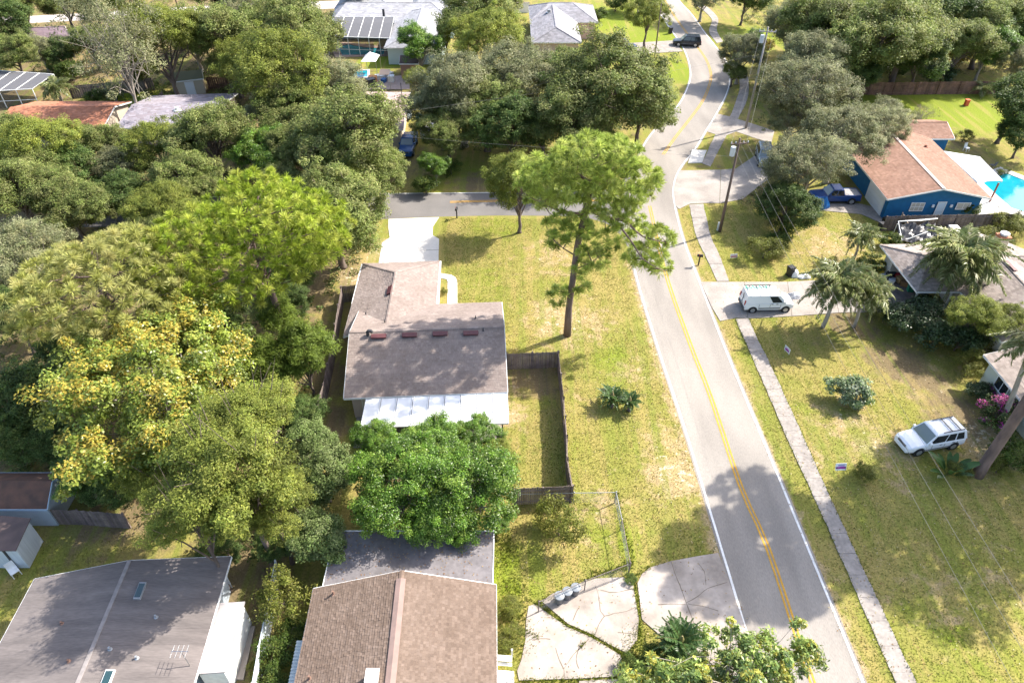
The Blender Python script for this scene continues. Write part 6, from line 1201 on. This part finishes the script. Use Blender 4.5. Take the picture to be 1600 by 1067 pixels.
# bird of paradise by the white car: each big leaf a part
T = thing('banana_plant', 'broad leaved banana like plant in front of the white parked vehicle', 'plant', G(1480, 742)); rng = np.random.default_rng(8)
def bigleaf(seed):
    rng = np.random.default_rng(seed); n = 9; vv, ff, cc = [], [], []
    for i in range(n+1):
        t = i/n; x = .5+1.5*t; z = 1.5*t-.75*t*t+.35; w_ = .26*math.sin(min(1, t*.93+.05)*math.pi)**.6
        vv += [(x, -w_, z-.05), (x, 0, z-.1), (x, w_, z-.05)]
        if i: k = 3*i; ff += [(k-3, k-2, k+1, k), (k-2, k-1, k+2, k+1)]; cc += [np.array((.06, .125, .03))*rng.uniform(.8, 1.25)]*2
    for s_ in ((0, .025, 0), (0, 0, .025)):
        k = len(vv); s_ = np.array(s_); a, b_ = np.array((0, 0, 0)), np.array((.5, 0, .3)); vv += [tuple(a-s_), tuple(a+s_), tuple(b_+s_), tuple(b_-s_)]; ff.append((k, k+1, k+2, k+3)); cc.append(np.array((.12, .15, .05)))
    return npmesh('big_leaf', np.array(vv, float), np.array(ff), np.array(cc), LEAFG)
BLF = [bigleaf(k) for k in range(3)]
for k in range(13): o = link('leaf', BLF[k % 3], T, local=True); o.rotation_euler = (0, -rng.uniform(-.1, .6), k*2.4); q = rng.uniform(.65, 1.05); o.scale = (q, q, q)
# bottom tree with rosettes of compound leaves, open crown
ctr = []; rng = np.random.default_rng(15); B_ = G(1120, 1130); 
for (px, py, rx, ry, n_) in [(1010, 1050, 42, 26, 22), (1065, 1058, 40, 24, 20), (1120, 1045, 46, 34, 30), (1170, 1040, 50, 38, 34), (1225, 1050, 46, 34, 26), (1255, 1030, 26, 30, 12), (1110, 990, 12, 16, 5), (1140, 985, 12, 20, 5), (1245, 970, 10, 6, 3), (1250, 1000, 12, 12, 4), (1278, 1030, 10, 10, 3), (1120, 1100, 150, 40, 70), (1160, 1005, 40, 16, 10), (1205, 1000, 20, 14, 6)]:
    for _ in range(int(n_*1.15)): r_ = math.sqrt(rng.uniform()); t = rng.uniform(0, 6.28); ctr.append(np.array(G(px+rx*r_*math.cos(t), py+ry*r_*math.sin(t), rng.uniform(3.8, 6.0)))-np.array(B_))
me_t, cen_t = leaf_mesh('crown_tabebuia', (1, 1, 1), 0, 0, .40, 70, .27, .10, [(.25, .33, .085), (.21, .295, .07), (.30, .365, .10), (.39, .37, .07), (.18, .26, .08)], 16, m=LEAFG, centers=ctr, droop=.5, flat=.6, up=.7)
T = thing('tree', 'open crowned tree with leaf rosettes at the bottom edge by the road', 'tree', B_); link('crown', me_t, T, local=True); link('trunk', wood_mesh('trunk_tabebuia', cen_t, 4.2, .16, PALEBARK, 5, 40, twigs=60, fork=.4), T, local=True)
for nm, px, py, rp, lb in (('shrub', 990, 1040, 20, 'leafy bush at the bottom beside the near driveway slabs'), ('shrub', 1030, 1030, 26, 'bush at the foot of the large sago palm')): plant(nm, px, py, rp, lb, 'shrub')
# wild cycads and ground plants at the foot of the pine, fallen mulch ring
# understory that reads as one mass below the woods
def inpoly(x, y, poly):
    c = np.zeros(len(x), bool); n = len(poly)
    for i in range(n):
        (x0, y0), (x1, y1) = poly[i], poly[i-1]; m = ((y0 > y) != (y1 > y))
        with np.errstate(divide='ignore', invalid='ignore'): c ^= m & (x < (x1-x0)*(y-y0)/((y1-y0) or 1e-9)+x0)
    return c
def undergrowth(name, regions, dens, hmax, pal, seed, per=44):
    rng = np.random.default_rng(seed); pts = []
    for rgn, dn in regions:
        poly = [(p.x, p.y) for p in GL(rgn)]; X_ = [p[0] for p in poly]; Y_ = [p[1] for p in poly]; n = int((max(X_)-min(X_))*(max(Y_)-min(Y_))*dens*dn); x = rng.uniform(min(X_), max(X_), n); y = rng.uniform(min(Y_), max(Y_), n); k = inpoly(x, y, poly)
        for e in EXCL: k &= ~inpoly(x, y, e)
        x, y = x[k], y[k]; h = hmax*np.clip(.5+.5*np.sin(x*.55+np.sin(y*.4)*2)*np.sin(y*.5+1), .08, 1); pts.append(np.c_[x, y, h*rng.uniform(.1, 1, len(x))])
    me, _ = leaf_mesh(name, (1, 1, 1), 0, 0, .75, per, .26, .15, pal, seed, centers=np.vstack(pts), flat=.6); link(name, me, kind='stuff')
undergrowth('undergrowth', [([(-20, 260), (180, 250), (440, 270), (600, 292), (600, 300), (200, 308), (-20, 312)], 1), ([(-20, 362), (480, 356), (588, 350), (560, 430), (520, 450), (480, 640), (450, 720), (440, 900), (300, 860), (190, 790), (-20, 780)], 1), ([(-20, 205), (60, 215), (200, 215), (520, 210), (560, 250), (200, 250), (-20, 255)], .8), ([(340, 60), (500, 60), (530, 140), (500, 200), (330, 190)], .7), ([(1175, 280), (1250, 330), (1250, 385), (1180, 330), (1155, 320)], .7), ([(1180, 118), (1340, 40), (1600, 60), (1600, 118), (1330, 120), (1330, 180), (1225, 225), (1180, 190)], .6), ([(1140, 0), (1600, -20), (1600, 60), (1340, 40), (1180, 60)], .5), ([(650, 130), (870, 130), (1020, 200), (960, 230), (700, 240)], .35), ([(555, 650), (790, 690), (770, 825), (560, 830)], .8), ([(-20, 40), (350, 45), (350, 130), (225, 165), (205, 150), (90, 150), (-20, 120)], .55), ([(-150, -40), (520, -40), (520, 0), (280, 8), (60, 24), (-150, 30)], .35)], .62, 1.6, [(.11, .15, .04), (.14, .18, .05), (.085, .12, .03), (.17, .18, .06), (.15, .13, .06)], 301)
for a in [
 ('oak', 60, 285, 52, 'low oak between two darker oaks at the left edge'), ('olive_tree', 255, 330, 46, 'yellowish oak tucked left of the bright pine'), ('oak', 420, 60, 52, 'oak between the pale street and the grey house, behind others'), ('grey_oak', 300, 60, 40, 'grey oak just left of the upper left oak pair'), ('olive_tree', 400, 100, 48, 'yellow green oak in the middle of the upper left woods'), ('oak', 470, 180, 56, 'oak left of the pinkish roof corner'), ('dark_tree', 300, 268, 36, 'dark gap filling tree under the sunlit rounded oak'), ('oak', 480, 235, 52, 'oak above the fresh green tree by the pole'), ('grey_oak', 62, 78, 26, 'greyish oak over the plum roof'), ('oak', 140, 66, 32, 'brownish oak left of the pale leaning trunk base'), ('dark_tree', 322, 70, 26, 'dark oak above the beige shed'),
 ('dark_tree', 100, 540, 54, 'shaded dark tree above the yellow flowering tree, left'), ('dark_tree', 380, 560, 40, 'shaded tree between the yellow flowers and the cedars'), ('dark_tree', 470, 640, 36, 'shaded tree below the feathery cedar'), ('dark_tree', 90, 690, 44, 'dark tree left below the yellow flowers'), ('oak', 235, 370, 42, 'oak between the pale pine and the bright pine'), ('olive_tree', 530, 285, 44, 'olive oak at the left end of the visible side road'),
 ('oak', 1320, 20, 50, 'oak at the top edge far right of the tall pale pole'), ('dark_tree', 1440, 90, 50, 'dark oak behind the middle of the red brown fence'), ('oak', 1500, 70, 46, 'oak above the yellow flowering bush'), ('oak', 1385, 20, 50, 'oak at the top edge behind the large fence oaks'), ('grey_oak', 1270, 95, 52, 'mossy grey oak above the silvery oaks'), ('oak', 1545, 40, 50, 'oak left of the upper right corner'), ('dark_tree', 1265, 98, 34, 'dark oak right beside the tall pale pole'), ('dark_tree', 1600, 60, 44, 'dark tree on the right edge near the top'), ('oak', 1450, 10, 46, 'oak at the top edge above the dark fence tree'),
 ('oak', 840, 112, 36, 'oak in front of the grey roofed house corner'), ('grey_oak', 690, 165, 52, 'greyish oak above the boxy white trailer'), ('oak', 760, 165, 56, 'middle oak of the group left of the big round oak'), ('oak', 1000, 172, 46, 'right side crown of the big round oak nearest the road'), ('olive_tree', 265, 745, 62, 'yellowish laurel limb mass between the yellow flowers and the grey roll roof', 'tree', None, 1.0, 1.0, None, None, 1.0, 5.5), ('dark_tree', 175, 760, 46, 'shaded green tree above the leaning plank fence'), ('olive_tree', 425, 790, 58, 'lower right laurel mass beside the pale sage tree', 'tree', None, 1.0, 1.0, None, None, 1.0, 6.0), ('dark_tree', 350, 850, 42, 'shaded tree at the upper right corner of the grey roll roof'), ('bright_tree', 130, 745, 44, 'broad leaved green tree drooping over the rusty shed gable'), ('dark_tree', 440, 430, 40, 'dark tree behind the bright pine trunk'), ('dark_tree', 290, 440, 46, 'dark tree between the two left pines'), ('dark_tree', 300, 520, 40, 'low shaded tree above the yellow flowers, right'), ('oak', 30, 2, 40, 'oak on the top edge left of the back street gap'), ('olive_tree', 200, -6, 36, 'yellowish oak beyond the back street at the top left'), ('oak', 330, -8, 36, 'oak beyond the back street right of its visible stretch'), ('dark_tree', 150, 20, 26, 'dark oak behind the pale leaning trunk crown'), ('oak', 290, 44, 28, 'oak in front of the pale back street stretch'), ('oak', 560, -14, 30, 'oak beyond the big grey house, left'), ('grey_oak', 1100, -10, 30, 'greyish oak at the very top beside the road'), ('oak', 215, 100, 34, 'oak in the gap above the dark plank fence'), ('oak', 850, 200, 46, 'shaded oak crown behind the pine top')]:
    plant(*a)
# ------------------------------------------------------------------ grass: short blades over the lawns
def grass(name, region, dens, h, seed, zmax=None):
    rng = np.random.default_rng(seed); poly = [(p.x, p.y) for p in GL(region)]; X_ = [p[0] for p in poly]; Y_ = [p[1] for p in poly]
    n = int((max(X_)-min(X_))*(max(Y_)-min(Y_))*dens); x = rng.uniform(min(X_), max(X_), n); y = rng.uniform(min(Y_), max(Y_), n); k = inpoly(x, y, poly)
    for e in EXCL: k &= ~inpoly(x, y, e)
    x, y = x[k], y[k]; n = len(x); W_ = soil(x, y)
    pn = np.sin(x*1.9+np.sin(y*1.3)*2)*np.sin(y*1.7+np.sin(x*.9)*2); keep = rng.uniform(size=n) < np.clip(.75-.55*W_[:, 0]-.8*W_[:, 2]+.25*pn, .05, 1); x, y, W_ = x[keep], y[keep], W_[keep]; n = len(x)
    a = rng.uniform(0, 6.283, n); hh = h*rng.uniform(.5, 1.3, n); wv = np.c_[np.cos(a), np.sin(a), np.zeros(n)]*(.022+.02*rng.uniform(size=(n, 1))); p = np.c_[x, y, np.zeros(n)]; tip = p+np.c_[rng.normal(size=(n, 2))*.05, hh]
    vv = np.stack([p-wv, p+wv, tip], 1).reshape(-1, 3)
    g = np.array([.20, .205, .04]); l_ = np.array([.155, .205, .024]); dr = np.array([.32, .25, .10]); c = g+(l_-g)*W_[:, 1:2].clip(0, 1)+(dr-g)*(W_[:, 0:1]*.7).clip(0, 1); c = c*rng.normal(1, .2, (n, 1)).clip(.5, 1.5)
    link(name, npmesh(name, vv, np.arange(n*3).reshape(-1, 3), c, LEAF, 3), kind='stuff')['category'] = 'grass'
grass('grass', [(690, 340), (985, 345), (1030, 560), (1180, 1000), (1175, 1067), (770, 1067), (770, 780), (790, 520), (700, 470)], 130, .07, 1)
grass('grass', [(1060, 325), (1100, 320), (1400, 330), (1600, 480), (1600, 1067), (1340, 1067), (1230, 790), (1120, 510)], 95, .07, 2)
grass('grass', [(-10, 800), (200, 800), (230, 860), (50, 905), (-10, 1010)], 110, .08, 3)
def tufts(name, lines, seed, m=LEAF):
    rng = np.random.default_rng(seed); P0 = []
    for ln, wd, dens in lines:
        pts = spline(GL(ln), .2)
        for p in pts:
            for _ in range(dens): P0.append((p.x+rng.normal()*wd, p.y+rng.normal()*wd, 0))
    p = np.array(P0); n = len(p); a = rng.uniform(0, 6.283, n); wv = np.c_[np.cos(a), np.sin(a), np.zeros(n)]*.035; tip = p+np.c_[rng.normal(size=(n, 2))*.09, rng.uniform(.08, .24, n)]
    c = np.array([.16, .19, .025])*rng.normal(1, .25, (n, 1)).clip(.5, 1.6); link(name, npmesh(name, np.stack([p-wv, p+wv, tip], 1).reshape(-1, 3), np.arange(n*3).reshape(-1, 3), c, m, 3), kind='stuff')['category'] = 'grass'
tufts('weeds', [([(838, 942), (886, 977), (925, 994), (978, 1024)], .09, 22), ([(989, 906), (995, 935), (1000, 968), (998, 990)], .1, 16), ([(998, 985), (985, 1025)], .3, 40), ([(815, 1064), (905, 1062), (975, 1058)], .1, 16), ([(985, 905), (1015, 887)], .1, 14), ([(912, 1006), (908, 1011)], .05, 30), ([(822, 990), (838, 994)], .12, 30),
                ([(800, 915), (800, 960), (805, 1010)], .6, 60), ([(985, 1030), (975, 1067)], .5, 60), ([(783, 830), (790, 880)], .4, 40), ([(842, 941), (915, 907), (985, 880)], .1, 12), ([(925, 895), (985, 882), (972, 815), (963, 770)], .12, 10)], 5)
tufts('verge_weeds', [([(1149, 499), (1200, 616), (1232, 691), (1282, 801), (1400, 1067)], .05, 3), ([(1170, 498), (1200, 562), (1249, 669), (1308, 801), (1432, 1067)], .05, 3)], 6)

def litter(name, region, n, seed):
    rng = np.random.default_rng(seed); poly = [(p.x, p.y) for p in GL(region)]; X_ = [p[0] for p in poly]; Y_ = [p[1] for p in poly]; x = rng.uniform(min(X_), max(X_), n); y = rng.uniform(min(Y_), max(Y_), n); k = inpoly(x, y, poly); x, y = x[k], y[k]; n = len(x)
    p = np.c_[x, y, np.full(n, .05)]+np.c_[np.zeros((n, 2)), rng.uniform(0, .03, n)]; a = rng.uniform(0, 6.283, n); t = np.c_[np.cos(a), np.sin(a), rng.normal(size=n)*.3]*rng.uniform(.03, .07, (n, 1)); b_ = np.c_[-np.sin(a), np.cos(a), rng.normal(size=n)*.3]*rng.uniform(.02, .045, (n, 1))
    c = np.array([(.5, .42, .28), (.35, .22, .1), (.45, .36, .12), (.22, .13, .07)])[rng.integers(0, 4, n)]; link(name, npmesh(name, np.stack([p-t, p+b_, p+t, p-b_], 1).reshape(-1, 3), np.arange(n*4).reshape(-1, 4), c, LEAF), kind='stuff')
litter('fallen_leaves', [(690, 340), (985, 345), (1030, 560), (1180, 1000), (1175, 1067), (770, 1067), (770, 780), (790, 520), (700, 470)], 5200, 1)
litter('fallen_leaves', [(1090, 440), (1600, 480), (1600, 1067), (1340, 1067), (1230, 790)], 5200, 2)
litter('roof_leaves', [(0, 0), (1, 0), (0, 1)], 3, 3) if False else None
